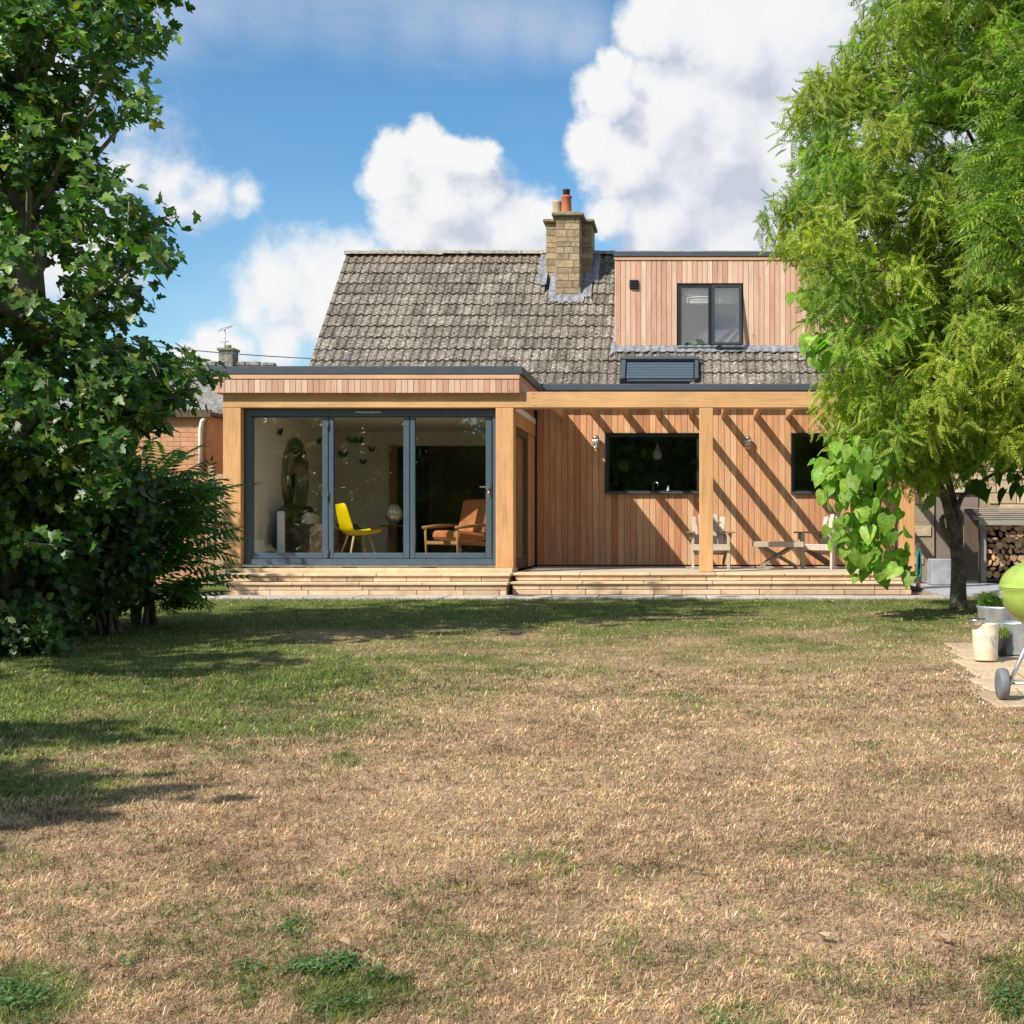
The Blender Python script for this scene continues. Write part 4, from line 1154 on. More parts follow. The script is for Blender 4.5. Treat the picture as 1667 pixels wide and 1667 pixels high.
b = MB(); b.bar((-.31, -.2, .03), (-.31, .2, .03), .025, .03); b.bar((.31, -.2, .03), (.31, .2, .03), .025, .03); b.build('stretcher', M['teak_dark'], t)
t.location = (X(1266, 19.75), 19.75, .349); t.rotation_euler = (0, 0, math.radians(2))

# ------------------------------------------------------------------ inside the garden room
t = empty('wall_mirror', (-6.21, 20.3, 1.05), 'large round mirror in a ringed dark frame on the white side wall', 'mirror')
for r0, r1, dep in ((.50, .56, .05), (.57, .60, .035), (.61, .64, .05)):
    MB().lathe([(r0, 0), (r0, dep), (r1, dep), (r1, 0)], (-6.218, 20.3, 1.75), 40, 'x', False).build('frame_ring', M['bronze'], t)
MB().lathe([(.51, .0), (.51, .02)], (-6.218, 20.3, 1.75), 40, 'x').build('mirror_glass', M['mirror'], t)
random.seed(3)
butter = [(524, 735, 0), (452, 703, 0), (516, 718, 0), (574, 717, 1), (585, 717, 1), (606, 732, 1), (592, 752, 1), (560, 740, 1), (548, 700, 1), (600, 690, 1)]
words = ['nearest the mirror, to its upper far side', 'alone to the near side of the mirror', 'just beyond the mirror rim', 'in the top pair on the back wall', 'second of the top pair on the back wall', 'highest towards the dark doorway', 'lowest and largest on the back wall', 'just above the middle of the back wall', 'closest to the room corner', 'next to the lintel of the dark doorway']
for (px, py, wl), wd in zip(butter, words):
    if wl == 0: p = Vector((-6.21, 6.21 * FPX / (CX - px), 0)); p.z = Z(py, p.y)
    else: p = Vector((X(px, 22.58), 22.585, Z(py, 22.58)))
    b = MB(); s = random.uniform(.07, .10)
    ax = Vector((0, 1, 0)) if wl == 0 else Vector((1, 0, 0)); nn = Vector((1, 0, 0)) if wl == 0 else Vector((0, -1, 0))
    for sg in (-1, 1):
        w_ = [p, p + ax * sg * s * .55 + Vector((0, 0, s * .75)) + nn * .05, p + ax * sg * s + Vector((0, 0, s * .45)) + nn * .06, p + ax * sg * s * .7 - Vector((0, 0, s * .05)) + nn * .05, p + ax * sg * s * .5 - Vector((0, 0, s * .6)) + nn * .04, p - Vector((0, 0, s * .3))]
        n_ = len(w_); b.add(w_ + [q + nn * .004 for q in w_], [tuple(range(n_)), tuple(reversed(range(n_, 2 * n_)))])
    o = b.build('paper_butterfly', M['paper']); tag(o, 'dark paper butterfly on the white wall, ' + wd, 'decoration', 'paper butterflies on the wall')

def soft_box(mb, x0, x1, y0, y1, z0, z1, r=.05): mb.box(x0, x1, y0, y1, z0, z1, r)
t = empty('sofa', (0, 0, 0), 'brown patterned armchair beneath the round mirror, behind the first glass leaf', 'armchair')
b = MB(); soft_box(b, -.46, .46, -.65, .65, .11, .39, .06); b.build('seat', M['sofa'], t)
b = MB(); soft_box(b, -.46, -.20, -.65, .65, .391, .90, .09); b.build('backrest', M['sofa'], t)
for y in (-.75, .53):
    b = MB(); soft_box(b, -.44, .48, y, y + .2, .09, .62, .07); b.build('arm', M['sofa'], t)
for q in ((-.39, -.70), (.36, -.70), (-.39, .65), (.36, .65)): MB().lathe([(.02, 0), (.03, .1)], (q[0], q[1], .001), 8).build('leg', M['darkwood'], t)
b = MB(); soft_box(b, -.16, .01, -.45, .05, .40, .79, .07); b.build('cushion', M['blind'], t)
t.location = (-5.66, 19.72, .415)
t = empty('tower_speaker', (-5.93, 18.74, .415), 'slim white tower speaker on the floor beside the patterned armchair', 'speaker')
b = MB(); b.box(-5.98, -5.88, 18.69, 18.79, .44, 1.22, .02); b.build('body', M['whiteplastic'], t)
MB().lathe([(.12, 0), (.12, .02), (.05, .03)], (-5.93, 18.74, .416), 18).build('base', M['whiteplastic'], t)

# yellow shell chair: continuous moulded seat and back on four splayed legs (faces +x)
t = empty('shell_chair', (0, 0, 0), 'bright yellow moulded shell chair on pale splayed legs', 'chair')
prof = [(.25, .44), (.18, .425), (.05, .41), (-.08, .405), (-.17, .43), (-.22, .50), (-.25, .60), (-.275, .70), (-.295, .79), (-.30, .81)]
wid = [.19, .215, .23, .23, .225, .215, .205, .19, .16, .11]
v = []; f = []; nc = 9
for off in (0, 1):
    for (xx, zz_), w_ in zip(prof, wid):
        for c_ in range(nc):
            u = -1 + 2 * c_ / (nc - 1)
            lift = .055 * abs(u) ** 2.5; back = .05 * abs(u) ** 2 if zz_ > .46 else 0
            v.append((xx + back + (.010 if off else 0), u * w_, zz_ + (lift if zz_ < .5 else lift * .3) - (.010 if off else 0)))
nr = len(prof)
for off in (0, 1):
    for r in range(nr - 1):
        for c_ in range(nc - 1):
            q = (off * nr * nc + r * nc + c_, off * nr * nc + r * nc + c_ + 1, off * nr * nc + (r + 1) * nc + c_ + 1, off * nr * nc + (r + 1) * nc + c_)
            f.append(q if off else tuple(reversed(q)))
b = MB(); b.add(v, f, True); b.build('shell', M['yellow'], t)
for sx in (-1, 1):
    for sy in (-1, 1):
        MB().tube([(sx * .10, sy * .10, .40), (sx * .22, sy * .20, 0)], [.016, .010], 8).build('leg', M['beech'], t)
b = MB(); b.bar((-.15, -.14, .24), (.15, .14, .24), .008, .008); b.bar((-.15, .14, .24), (.15, -.14, .24), .008, .008); b.build('brace', M['black'], t)
t.scale = (1.12, 1.12, 1.12); t.location = (X(583, 19.15), 19.15, .416); t.rotation_euler = (0, 0, math.radians(38))

t = empty('side_table', (X(641, 19.9), 19.9, .416), 'small dark side table with thin legs carrying the globe lamp', 'table')
tx, ty = X(641, 19.9), 19.9
MB().lathe([(.20, .575), (.205, .585), (.20, .60)], (tx, ty, .416), 24).build('table_top', M['darkwood'], t)
for k_ in range(3):
    a = k_ * 2.1 + .4; MB().tube([(tx + .12 * math.cos(a), ty + .12 * math.sin(a), .99), (tx + .18 * math.cos(a), ty + .18 * math.sin(a), .417)], .009, 6).build('leg', M['black'], t)
t = empty('globe_lamp', (tx, ty, 1.017), 'silvered glass globe lamp on the small side table', 'lamp')
MB().lathe([(.03, .0), (.075, .03), (.12, .09), (.138, .16), (.12, .23), (.075, .285), (.03, .31), (0, .312)], (tx, ty, 1.03), 24).build('globe', M['globe'], t)
MB().lathe([(.06, 0), (.06, .02), (.03, .03)], (tx, ty, 1.018), 16).build('base', M['bronze'], t)

t = empty('leather_armchair', (0, 0, 0), 'tan leather armchair with open wooden frame near the door handle', 'armchair')
b = MB(); b.box(-.29, .29, -.30, .28, .36, .50, .04, Matrix.Rotation(math.radians(-5), 4, 'X')); b.build('seat', M['leather'], t)
b = MB(); b.box(-.29, .29, .20, .34, .46, 1.02, .05, Matrix.Translation((0, .2, .46)) @ Matrix.Rotation(math.radians(-15), 4, 'X') @ Matrix.Translation((0, -.2, -.46))); b.build('backrest', M['leather'], t)
for s in (-1, 1):
    b = MB(); b.tube([(s * .36, -.36, .56), (s * .36, -.10, .585), (s * .36, .32, .60)], [.026, .028, .022], 8); b.build('arm', M['chairwood'], t)
    MB().tube([(s * .35, -.32, .56), (s * .34, -.30, 0)], [.022, .015], 8).build('leg', M['chairwood'], t)
    MB().tube([(s * .35, .30, .60), (s * .34, .40, 0)], [.022, .015], 8).build('leg', M['chairwood'], t)
    b = MB(); b.bar((s * .33, -.30, .34), (s * .33, .34, .31), .025, .05); b.build('side_rail', M['chairwood'], t)
b = MB(); b.bar((-.33, -.30, .34), (.33, -.30, .34), .025, .05); b.build('front_rail', M['chairwood'], t)
t.location = (X(745, 19.15), 19.15, .416); t.rotation_euler = (0, 0, math.radians(-38))

# ------------------------------------------------------------------ behind the kitchen windows
def hang(px, py, Y, label):
    x, z = X(px, Y), Z(py, Y)
    t = empty('pendant_lamp', (x, Y, z), label, 'lamp')
    MB().lathe([(.012, .17), (.02, .13), (.05, .06), (.085, -.02), (.08, -.075), (.05, -.11), (0, -.12)], (x, Y, z), 18).build('shade', M['enamel'], t)
    MB().tube([(x, Y, z + .17), (x, Y, 2.99)], .004, 6).build('flex', M['black'], t)
hang(1070, 737, 21.9, 'white teardrop pendant lamp behind the kitchen window')
t = empty('kitchen_tap', (X(1063, 21.5), 21.5, 1.421), 'slender steel kitchen tap behind the kitchen window', 'tap')
xx = X(1063, 21.5)
MB().tube([(xx, 21.5, 1.421), (xx, 21.5, 1.70), (xx + .02, 21.47, 1.735), (xx + .05, 21.44, 1.74), (xx + .085, 21.40, 1.72), (xx + .09, 21.39, 1.67)], .011, 8).build('spout', M['steel'], t)
MB().lathe([(.028, 0), (.028, .03), (.014, .035)], (xx, 21.5, 1.421), 12).build('base', M['steel'], t)
def jar(name, px, Y, h, r, mat, label, cat):
    x = X(px, Y); o = MB().lathe([(r, 0), (r, h * .65), (r * .45, h * .78), (r * .4, h), (0, h)], (x, Y, 1.421), 14).build(name, mat); tag(o, label, cat)
jar('soap_bottle', 1019, 21.45, .19, .03, M['whiteplastic'], 'white soap bottle on the kitchen sill near the lamp', 'bottle')
jar('jug', 1088, 21.5, .26, .05, M['zinc'], 'grey jug beside the tap behind the kitchen window', 'jug')
jar('bread_crock', 1124, 21.5, .14, .075, M['beech'], 'wooden crock at the post end of the kitchen window', 'crock')

# ------------------------------------------------------------------ left of the house: brick outbuilding, gate, neighbour
OB = 21.4
t = empty('brick_outbuilding', (-9.6, OB, .07), 'orange brick outbuilding with thin dark roof edge behind the shrubs', 'outbuilding')
ox = X(338, OB)
w_ = MB().box(-11.6, ox - .012, OB + .006, OB + 3, .05, 2.86).build('wall', M['brickmortar'], t)
z = .08; row = 0
while z < 2.80:
    x = ox - (.0 if row % 2 == 0 else .1125); first = row % 2
    if first: piece('brick', ox - .1025, ox, OB, OB + .1, z, z + .065, M['brick'], w_, .004)
    while x > ox - 1.45:
        piece('brick', x - .215, x, OB, OB + .1, z, z + .065, M['brick'], w_, .004); x -= .225
    z += .075; row += 1
b = MB(); b.box(-11.6, ox - 1.46, OB + .003, OB + .012, .05, 2.84); b.build('brick_field', M['brick'], w_)
rf = MB(); rf.box(-11.8, ox + .10, OB - .12, OB + 3.1, 2.84, 2.90, .008); rf.box(-11.8, ox + .10, OB - .13, OB - .09, 2.80, 2.93, .006); rf.build('roof', M['darkwood'], t)
dp = MB(); dp.tube([(ox - .02, OB - .08, 2.80), (ox - .06, OB - .08, 2.74), (ox - .10, OB - .05, 2.62), (ox - .10, OB - .05, 1.9)], .035, 8); dp.build('downpipe', M['render'], t)
t = empty('garden_gate', (X(350, 20.9), 20.95, .07), 'weathered timber gate between the outbuilding and the glazed room', 'gate')
gx0_, gx1_ = X(339, 20.9), XL - .02
for a in (gx0_, gx1_ - .10):
    MB().box(a, a + .10, 20.88, 20.98, .05, 1.98, .006).build('post', M['fence'], t)
nb = 8; wv = (gx1_ - gx0_ - .22) / nb
for k_ in range(nb): piece('board', gx0_ + .11 + k_ * wv, gx0_ + .11 + (k_ + 1) * wv - .006, 20.92, 20.94, .12, 1.85, M['fence'], t, .003)
for zz_ in (.35, 1.05, 1.72): MB().box(gx0_ + .105, gx1_ - .105, 20.89, 20.919, zz_, zz_ + .10, .004).build('rail', M['fence'], t)

NY = 36.0
t = empty('neighbouring_house', (-13, NY + 3, 0), 'distant pale neighbouring house with grey stone roof behind the glazed room', 'house')
nx0, nx1 = X(60, NY), X(420, NY + 3)
zr_ = Z(594, NY + 4)
b = MB(); b.box(nx0 + .3, nx1, NY + .2, NY + 8, 0, Z(690, NY)); b.build('wall', M['render'], t)
b = MB(); ze_ = Z(668, NY)
b.add([(nx0, NY - .2, ze_), (nx1 + .2, NY - .2, ze_), (nx1 + .2, NY + 4, zr_), (nx0, NY + 4, zr_), (nx1 + .2, NY + 8.2, ze_), (nx0, NY + 8.2, ze_),
       (nx0, NY - .2, ze_ - .15), (nx1 + .2, NY - .2, ze_ - .15), (nx1 + .2, NY + 4, zr_ - .15), (nx0, NY + 4, zr_ - .15), (nx1 + .2, NY + 8.2, ze_ - .15), (nx0, NY + 8.2, ze_ - .15)],
      [(0, 1, 2, 3), (3, 2, 4, 5), (9, 8, 7, 6), (11, 10, 8, 9), (0, 6, 7, 1), (1, 7, 8, 2), (2, 8, 10, 4), (0, 3, 9, 6), (3, 5, 11, 9), (5, 4, 10, 11)])
nroof = b.build('roof', M['farroof'], t)
k_ = 0; xx = nx0
while xx < nx1:
    piece('ridge_tile', xx, xx + .43, NY + 3.86, NY + 4.14, zr_ - .05, zr_ + .09 + random.uniform(-.03, .02), M['farroof'], nroof, .03); xx += .45
cpx = X(372, NY + 4)
c_ = MB().box(cpx - .22, cpx + .22, NY + 3.75, NY + 4.25, zr_ - .3, Z(572, NY + 4), .01).build('chimney', M['farroof'], nroof)
b = MB(); b.box(cpx - .26, cpx + .26, NY + 3.7, NY + 4.3, Z(572, NY + 4), Z(568, NY + 4), .01); b.lathe([(.1, 0), (.09, .12)], (cpx, NY + 4, Z(568, NY + 4)), 10); b.build('chimney_cap', M['capstone'], nroof)
b = MB(); ax_, az_ = X(366, NY + 4), Z(533, NY + 4)
b.tube([(ax_, NY + 4, Z(585, NY + 4)), (ax_, NY + 4, az_)], .022, 6); b.tube([(ax_ - .18, NY + 3.95, az_ - .10), (ax_ + .24, NY + 3.95, az_ + .02)], .012, 5)
for k_ in range(6):
    q = ax_ - .15 + k_ * .07; zq = az_ - .09 + k_ * .02
    b.tube([(q, NY + 3.75, zq - .09), (q, NY + 4.15, zq + .09)], .008, 4)
b.tube([(ax_ - .12, NY + 4, Z(557, NY + 4)), (ax_ + .12, NY + 4, Z(556, NY + 4))], .012, 4)
b.build('aerial', M['zinc'], t)
b = MB(); P = []
for k_ in range(17):
    u = k_ / 16; Yc = 30.0
    P.append((X(-60 + u * 720, Yc), Yc, Z(520 + u * 70 + 14 * math.sin(math.pi * u), Yc)))
b.tube(P, .012, 5); o = b.build('telephone_wire', M['soot']); tag(o, 'thin telephone wire strung across the sky left of the roof', 'wire')
for px in (-60, 660):
    Yc = 30.0; zt = Z(520 if px < 0 else 590, Yc)
    b = MB(); b.tube([(X(px, Yc), Yc + .15, 0), (X(px, Yc), Yc + .15, zt + .3)], [.11, .09], 10); o = b.build('telephone_pole', M['darkwood']); tag(o, 'dark wooden telephone pole holding the wire, ' + ('beyond the maple' if px < 0 else 'hidden behind the tiled roof'), 'pole')

# ------------------------------------------------------------------ right: wood store, logs, hose, low block
WX, WY, WW = 4.60, 20.35, 2.1
t = empty('wood_store', (WX + WW / 2, WY + .3, .10), 'open timber log store with slatted lid against the stone wall', 'wood store')
WZ = Z(846, WY)
for a in (WX, WX + WW - .09):
    for y in (WY, WY + .52): MB().box(a, a + .09, y, y + .09, .10, WZ - .03, .005).build('post', M['greywood'], t)
for k_ in range(6):
    b = MB(); y = WY - .34 + k_ * .165; z = WZ + k_ * .034
    b.box(WX - .16, WX + WW + .1, y, y + .155, z, z + .022, .004); b.build('lid_slat', M['greywood'], t)
MB().box(WX - .10, WX + WW + .05, WY - .33, WY - .30, WZ - .09, WZ - .003, .004).build('front_rail', M['greywood'], t)
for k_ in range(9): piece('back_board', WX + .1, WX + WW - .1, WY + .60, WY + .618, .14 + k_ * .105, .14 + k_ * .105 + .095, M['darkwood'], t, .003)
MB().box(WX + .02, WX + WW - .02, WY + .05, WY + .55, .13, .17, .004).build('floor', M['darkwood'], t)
MB().box(WX - .26, WX - .06, WY - .12, WY + .02, .10, 1.28, .008).build('corner_post', M['darkwood'], t)
# logs: split and round ends, stacked in rows
def log_mesh(seed, split):
    r_ = random.Random(seed); nn = 9; prof = []
    if split == 0:
        for k_ in range(nn): a = 2 * math.pi * k_ / nn; prof.append((math.cos(a) * r_.uniform(.9, 1.08), math.sin(a) * r_.uniform(.9, 1.08)))
    else:
        amax = math.pi * (1.0 if split == 1 else .62); a0 = r_.uniform(0, 6.28)
        prof = [(0, 0)] + [(1.15 * math.cos(a0 + amax * k_ / 5), 1.15 * math.sin(a0 + amax * k_ / 5)) for k_ in range(6)]
        cxm = sum(p[0] for p in prof) / 7; czm = sum(p[1] for p in prof) / 7; prof = [(p[0] - cxm, p[1] - czm) for p in prof]
    nn = len(prof); R = .058
    v = [(p[0] * R, -.22 + r_.uniform(-.004, .004), p[1] * R) for p in prof] + [(p[0] * R, .22, p[1] * R) for p in prof]
    f = [tuple(range(nn)), tuple(reversed(range(nn, 2 * nn)))] + [(i, nn + i, nn + (i + 1) % nn, (i + 1) % nn) for i in range(nn)]
    me = bpy.data.meshes.new('log'); me.from_pydata(v, [], f); me.materials.append(M['logbark']); me.materials.append(M['logend'])
    me.polygons[0].material_index = 1; me.polygons[1].material_index = 1
    if split:
        me.polygons[2].material_index = 1; me.polygons[len(f) - 1].material_index = 1
    me.update(); return me
ORD = ['first', 'second', 'third', 'fourth', 'fifth', 'sixth', 'seventh', 'eighth', 'ninth', 'tenth', 'eleventh', 'twelfth']
logs = [log_mesh(s, s % 3) for s in range(12)]
z = .235; row = 0
while z < WZ - .12:
    x = WX + .16 + (.05 if row % 2 else 0)
    while x < WX + 1.55:
        li = random.randrange(12); o = place('log', logs[li], (x + random.uniform(-.012, .012), WY + .28 + random.uniform(-.03, .03), z + random.uniform(-.012, .012)), None, (0, random.uniform(0, 6.28), 0))
        tag(o, ('round', 'half-split', 'wedge-split')[li % 3] + ' firewood log in the %s row up from the log store floor' % ORD[row], 'log', 'firewood logs in the log store'); x += random.uniform(.095, .115)
    z += .092; row += 1
b = MB(); b.box(X(1517, 19.6), X(1549, 19.6), 19.6, 20.0, .105, .50, .012); o = b.build('concrete_block', M['slab']); tag(o, 'grey concrete block standing on the slabs behind the forked trunk', 'block')
b = MB(); hx_, hy_ = X(1496, 18.9), 18.9; P = []
for k_ in range(60):
    a = k_ * .52; P.append((hx_ + .03 * math.cos(a + .3 * math.sin(k_ * .2)), hy_ + .03 * math.sin(a * .7), .42 + .20 * math.sin(a) + .04 * math.cos(k_ * .9) + .04 * math.sin(k_)))
b.tube(P, .009, 6); o = b.build('garden_hose', M['hose']); tag(o, 'coiled teal garden hose hung at the end of the deck', 'hose')
b = MB(); b.box(hx_ - .03, hx_ + .03, hy_ + .03, hy_ + .08, .10, .75, .006); o = b.build('hose_post', M['darkwood']); tag(o, 'short dark post carrying the coiled hose', 'post')

# ------------------------------------------------------------------ barbecue, pail and planters on the sandy paving
BY = 7.05; BXc = 1.99; bz = .04
t = empty('kettle_barbecue', (BXc, BY, bz), 'lime green kettle barbecue on thin legs at the edge of the lawn', 'barbecue')
R = .288; rim = Z(959, BY)
prof = [(R * math.cos(a), rim - .235 * math.sin(a)) for a in np.linspace(math.pi / 2, 0.0, 14)]
prof[0] = (.001, prof[0][1])
MB().lathe([(r, z) for r, z in prof] + [(R + .006, rim + .006), (R - .01, rim + .008)], (BXc, BY, 0), 40, cap=False).build('bowl', M['lime'], t)
prof = [(R * 1.005 * math.cos(a), rim + .012 + .165 * math.sin(a)) for a in np.linspace(0, math.pi / 2, 12)]
prof[-1] = (.001, prof[-1][1])
lid = MB().lathe([(R - .01, rim + .009), (R + .006, rim + .010)] + prof, (BXc, BY, 0), 40, cap=False).build('lid', M['lime'], t)
b = MB()
for k_ in range(3):
    b.lathe([(.012, 0), (.012, .004)], (BXc - .14 + .05 * k_, BY - .15 - .01 * k_, rim + .150 - .004 * k_), 8)
b.build('vent', M['soot'], lid)
b = MB(); b.tube([(BXc - R + .01, BY - .06, rim - .03), (BXc - R - .045, BY - .06, rim - .035), (BXc - R - .045, BY + .06, rim - .035), (BXc - R + .01, BY + .06, rim - .03)], .008, 8) if False else b.box(BXc - R - .006, BXc - R + .02, BY - .03, BY + .03, rim - .05, rim - .012, .004); b.build('bracket', M['alu'], t)
b = MB(); b.tube([(BXc - .08, BY, rim + .168), (BXc - .075, BY, rim + .21), (BXc + .075, BY, rim + .21), (BXc + .08, BY, rim + .168)], .012, 8); b.build('handle', M['darkwood'], lid)
wxp = X(1632, BY - .12)
for (dx, dy, foot) in ((wxp - BXc + .035, -.12, .075), (.30, -.13, .075), (.02, .32, .0)):
    top = Vector((BXc + dx * .40, BY + dy * .40, rim - .19)); bot = Vector((BXc + dx, BY + dy, bz + foot))
    MB().tube([top, bot], .0125, 10).build('leg', M['alu'], t)
for s, xw in ((-1, wxp), (1, BXc + .33)):
    w_ = MB(); w_.lathe([(.045, -.022), (.078, -.024), (.083, -.012), (.083, .012), (.078, .024), (.045, .022)], (xw, BY - .12, bz + .083), 26, 'x'); w_.build('wheel', M['rubber'], t)
b = MB(); b.tube([(wxp - .02, BY - .12, bz + .083), (BXc + .35, BY - .12, bz + .083)], .006, 8); b.build('axle', M['alu'], t)
b = MB()
for k_ in range(7): b.tube([(wxp + .06 + k_ * .075, BY - .12, bz + .10), (wxp + .11 + k_ * .06, BY + .25, bz + .10)], .003, 5)
b.tube([(wxp + .06, BY - .12, bz + .1), (BXc + .27, BY - .12, bz + .1)], .004, 5); b.build('wire_shelf', M['alu'], t)
MB().lathe([(.001, rim - .30), (.13, rim - .285), (.15, rim - .26)], (BXc, BY, 0), 20, cap=False).build('ash_tray', M['alu'], t)

PY = 8.9; pxc = X(1604, PY); pz = .05; hgt = .255
t = empty('cream_pail', (pxc, PY, pz), 'cream enamel pail with wire handle standing before the planter', 'pail')
MB().lathe([(.001, 0), (.078, 0), (.082, .01), (.086, .10), (.089, .17), (.0905, .175), (.089, .18), (.0905, .19), (.089, .195), (.092, hgt - .01), (.095, hgt), (.09, hgt), (.085, .19), (.078, .02)], (pxc, PY, pz), 30, cap=False).build('body', M['cream'], t)
P = [(pxc + .093 * math.cos(a), PY - .02 - .04 * math.sin(a), pz + hgt - .015 + .025 * math.sin(a)) for a in np.linspace(0, math.pi, 14)]
MB().tube(P, .0035, 6).build('handle', M['steel'], t)
t = empty('tin_scoop', (pxc - .06, PY - .03, pz + hgt), 'shiny tin scoop resting on the rim of the cream pail', 'scoop')
b = MB(); b.lathe([(.001, 0), (.045, .006), (.06, .03), (.062, .045), (.05, .03)], (pxc - .072, PY - .045, pz + hgt - .012), 18, cap=False); b.build('bowl', M['steel'], t)
b = MB(); b.tube([(pxc - .03, PY - .07, pz + hgt + .012), (pxc + .035, PY - .098, pz + .10), (pxc + .06, PY - .10, pz + .03)], [.006, .007, .008], 8); b.build('handle', M['alu'], t)

PLY = 9.75; plx = X(1632, PLY)
t = empty('zinc_planter', (plx, PLY, .05), 'galvanised grey planter of leafy plants behind the cream pail', 'planter')
b = MB(); b.lathe([(.001, 0), (.15, 0), (.165, .02), (.185, .30), (.192, .31), (.192, .325), (.178, .325), (.172, .30)], (plx, PLY, .05), 30, cap=False); b.build('tub', M['zinc'], t)
MB().lathe([(.172, .285), (.10, .30), (.001, .305)], (plx, PLY, .05), 20, cap=False).build('soil', M['soil'], t)
n = 420; a = rng.uniform(0, 2 * np.pi, n); r = np.sqrt(rng.random(n)) * .17
pos = np.stack([plx + r * np.cos(a), PLY + r * np.sin(a), .35 + rng.uniform(0, .09, n)], 1)
tip = np.stack([np.cos(a) * rng.uniform(.2, 1.2, n), np.sin(a) * rng.uniform(.2, 1.2, n), rng.uniform(.2, 1.2, n)], 1)
c = np.array([(.10, .19, .04), (.16, .26, .06), (.06, .13, .03)])[rng.integers(0, 3, n)]
o = place('foliage', leaf_mesh('foliage', OVAL * np.array((.8, 1, 1)), OVAL_F, pos, frames(tip, rng.normal(0, 1, (n, 3))), rng.uniform(.03, .07, n), c, M['leaf_thin']), (0, 0, 0), t)
b2x, b2y = X(1658, 9.3), 9.35
t = empty('zinc_planter', (b2x, b2y, .05), 'second grey metal tub behind the barbecue legs', 'planter')
b = MB(); b.lathe([(.001, 0), (.13, 0), (.135, .02), (.15, .22), (.155, .23), (.14, .23), (.135, .2)], (b2x, b2y, .05), 28, cap=False); b.build('tub', M['zinc'], t)
MB().lathe([(.14, .19), (.001, .20)], (b2x, b2y, .05), 20, cap=False).build('soil', M['soil'], t)
cx_, cy_ = X(1633, 9.15), 9.2
t = empty('cactus_pot', (cx_, cy_, .05), 'dark flowerpot with an upright pale green plant beside the pail', 'flowerpot')
MB().lathe([(.001, 0), (.038, 0), (.05, .125), (.054, .13), (.045, .13), (.042, .11)], (cx_, cy_, .05), 20, cap=False).build('pot', M['soot'], t)
n = 60; a = rng.uniform(0, 2 * np.pi, n)
pos = np.stack([cx_ + .028 * np.cos(a), cy_ + .028 * np.sin(a), np.full(n, .165)], 1); tip = np.stack([np.cos(a) * .22, np.sin(a) * .22, np.ones(n)], 1)
place('foliage', leaf_mesh('foliage', OVAL * np.array((.3, 1, 1)), OVAL_F, pos, frames(tip, rng.normal(0, 1, (n, 3))), rng.uniform(.06, .11, n), np.array([(.30, .40, .12)]).repeat(n, 0), M['leaf_thin']), (0, 0, 0), t)

# ------------------------------------------------------------------ trees and shrubs
MAPLE_H = [(0, 0), (.20, -.06), (.47, .0), (.36, .16), (.60, .42), (.40, .42), (.22, .46), (.26, .68), (0, 1.0)]
def mirror_leaf(half, fold=.18, droop=.12):
    pts = half + [(-x, y) for x, y in reversed(half[1:-1])]
    v = [(0, .32, 0)] + [(x, y, fold * abs(x) - droop * max(0, y - .3) ** 2) for x, y in pts]
    n = len(pts); f = [(0, 1 + i, 1 + (i + 1) % n) for i in range(n)]
    return np.array(v, float), np.array(f)
MAPLE, MAPLE_F = mirror_leaf(MAPLE_H)
HEART, HEART_F = mirror_leaf([(0, 0), (.24, -.13), (.44, .02), (.47, .26), (.34, .58), (.12, .86), (0, 1.02)], .22, .45)
LANCE = np.array([(0, 0, 0), (.13, .3, .03), (.11, .65, .02), (0, 1, -.08), (-.11, .65, .02), (-.13, .3, .03)])
def pinnate(npair, ll, lw, length, droop, angle=58, termin=True):
    """a compound leaf in local y; unit in metres; leaflets as four-triangle blades"""
    V = []; F = []
    def leaflet(base, d, up, L):
        s = np.cross(d, up); s /= np.linalg.norm(s); b0 = len(V)
        for (u, w, h) in ((0, 0, 0), (.45, lw / 2, .01), (1, 0, -.12), (.45, -lw / 2, .01)):
            V.append(base + d * u * L + s * w * L / ll + up * h * L)
        F.extend([(b0, b0 + 1, b0 + 2), (b0, b0 + 2, b0 + 3)])
    for i in range(npair):
        t_ = (i + .6) / npair; y = length * t_
        base = np.array((0, y * (1 - .12 * t_), -droop * length * t_ ** 1.6))
        ax = np.array((0, 1, -droop * 1.6 * t_ ** .6)); ax /= np.linalg.norm(ax)
        for s in (-1, 1):
            a = math.radians(angle); d = ax * math.cos(a) + np.array((s, 0, 0)) * math.sin(a) + np.array((0, 0, -.25)); d /= np.linalg.norm(d)
            leaflet(base, d, np.array((0, 0, 1.)), ll * (1 - .35 * abs(t_ - .45)))
    if termin: leaflet(np.array((0, length * .88, -droop * length)), np.array((0, .8, -.6)), np.array((0, .6, .8)), ll)
    b0 = len(V)   # thin rachis
    for t_ in (0, .5, 1):
        V.append(np.array((-.0022, length * t_ * (1 - .12 * t_), -droop * length * t_ ** 1.6))); V.append(np.array((.0022, length * t_ * (1 - .12 * t_), -droop * length * t_ ** 1.6)))
    for i in (0, 2): F.extend([(b0 + i, b0 + i + 1, b0 + i + 3), (b0 + i, b0 + i + 3, b0 + i + 2)])
    return np.array(V), np.array(F)
def in_poly(px, py, poly):
    ins = np.zeros(len(px), bool); j = len(poly) - 1
    for i in range(len(poly)):
        xi, yi = poly[i]; xj, yj = poly[j]
        c_ = ((yi > py) != (yj > py)) & (px < (xj - xi) * (py - yi) / (yj - yi + 1e-9) + xi); ins ^= c_; j = i
    return ins
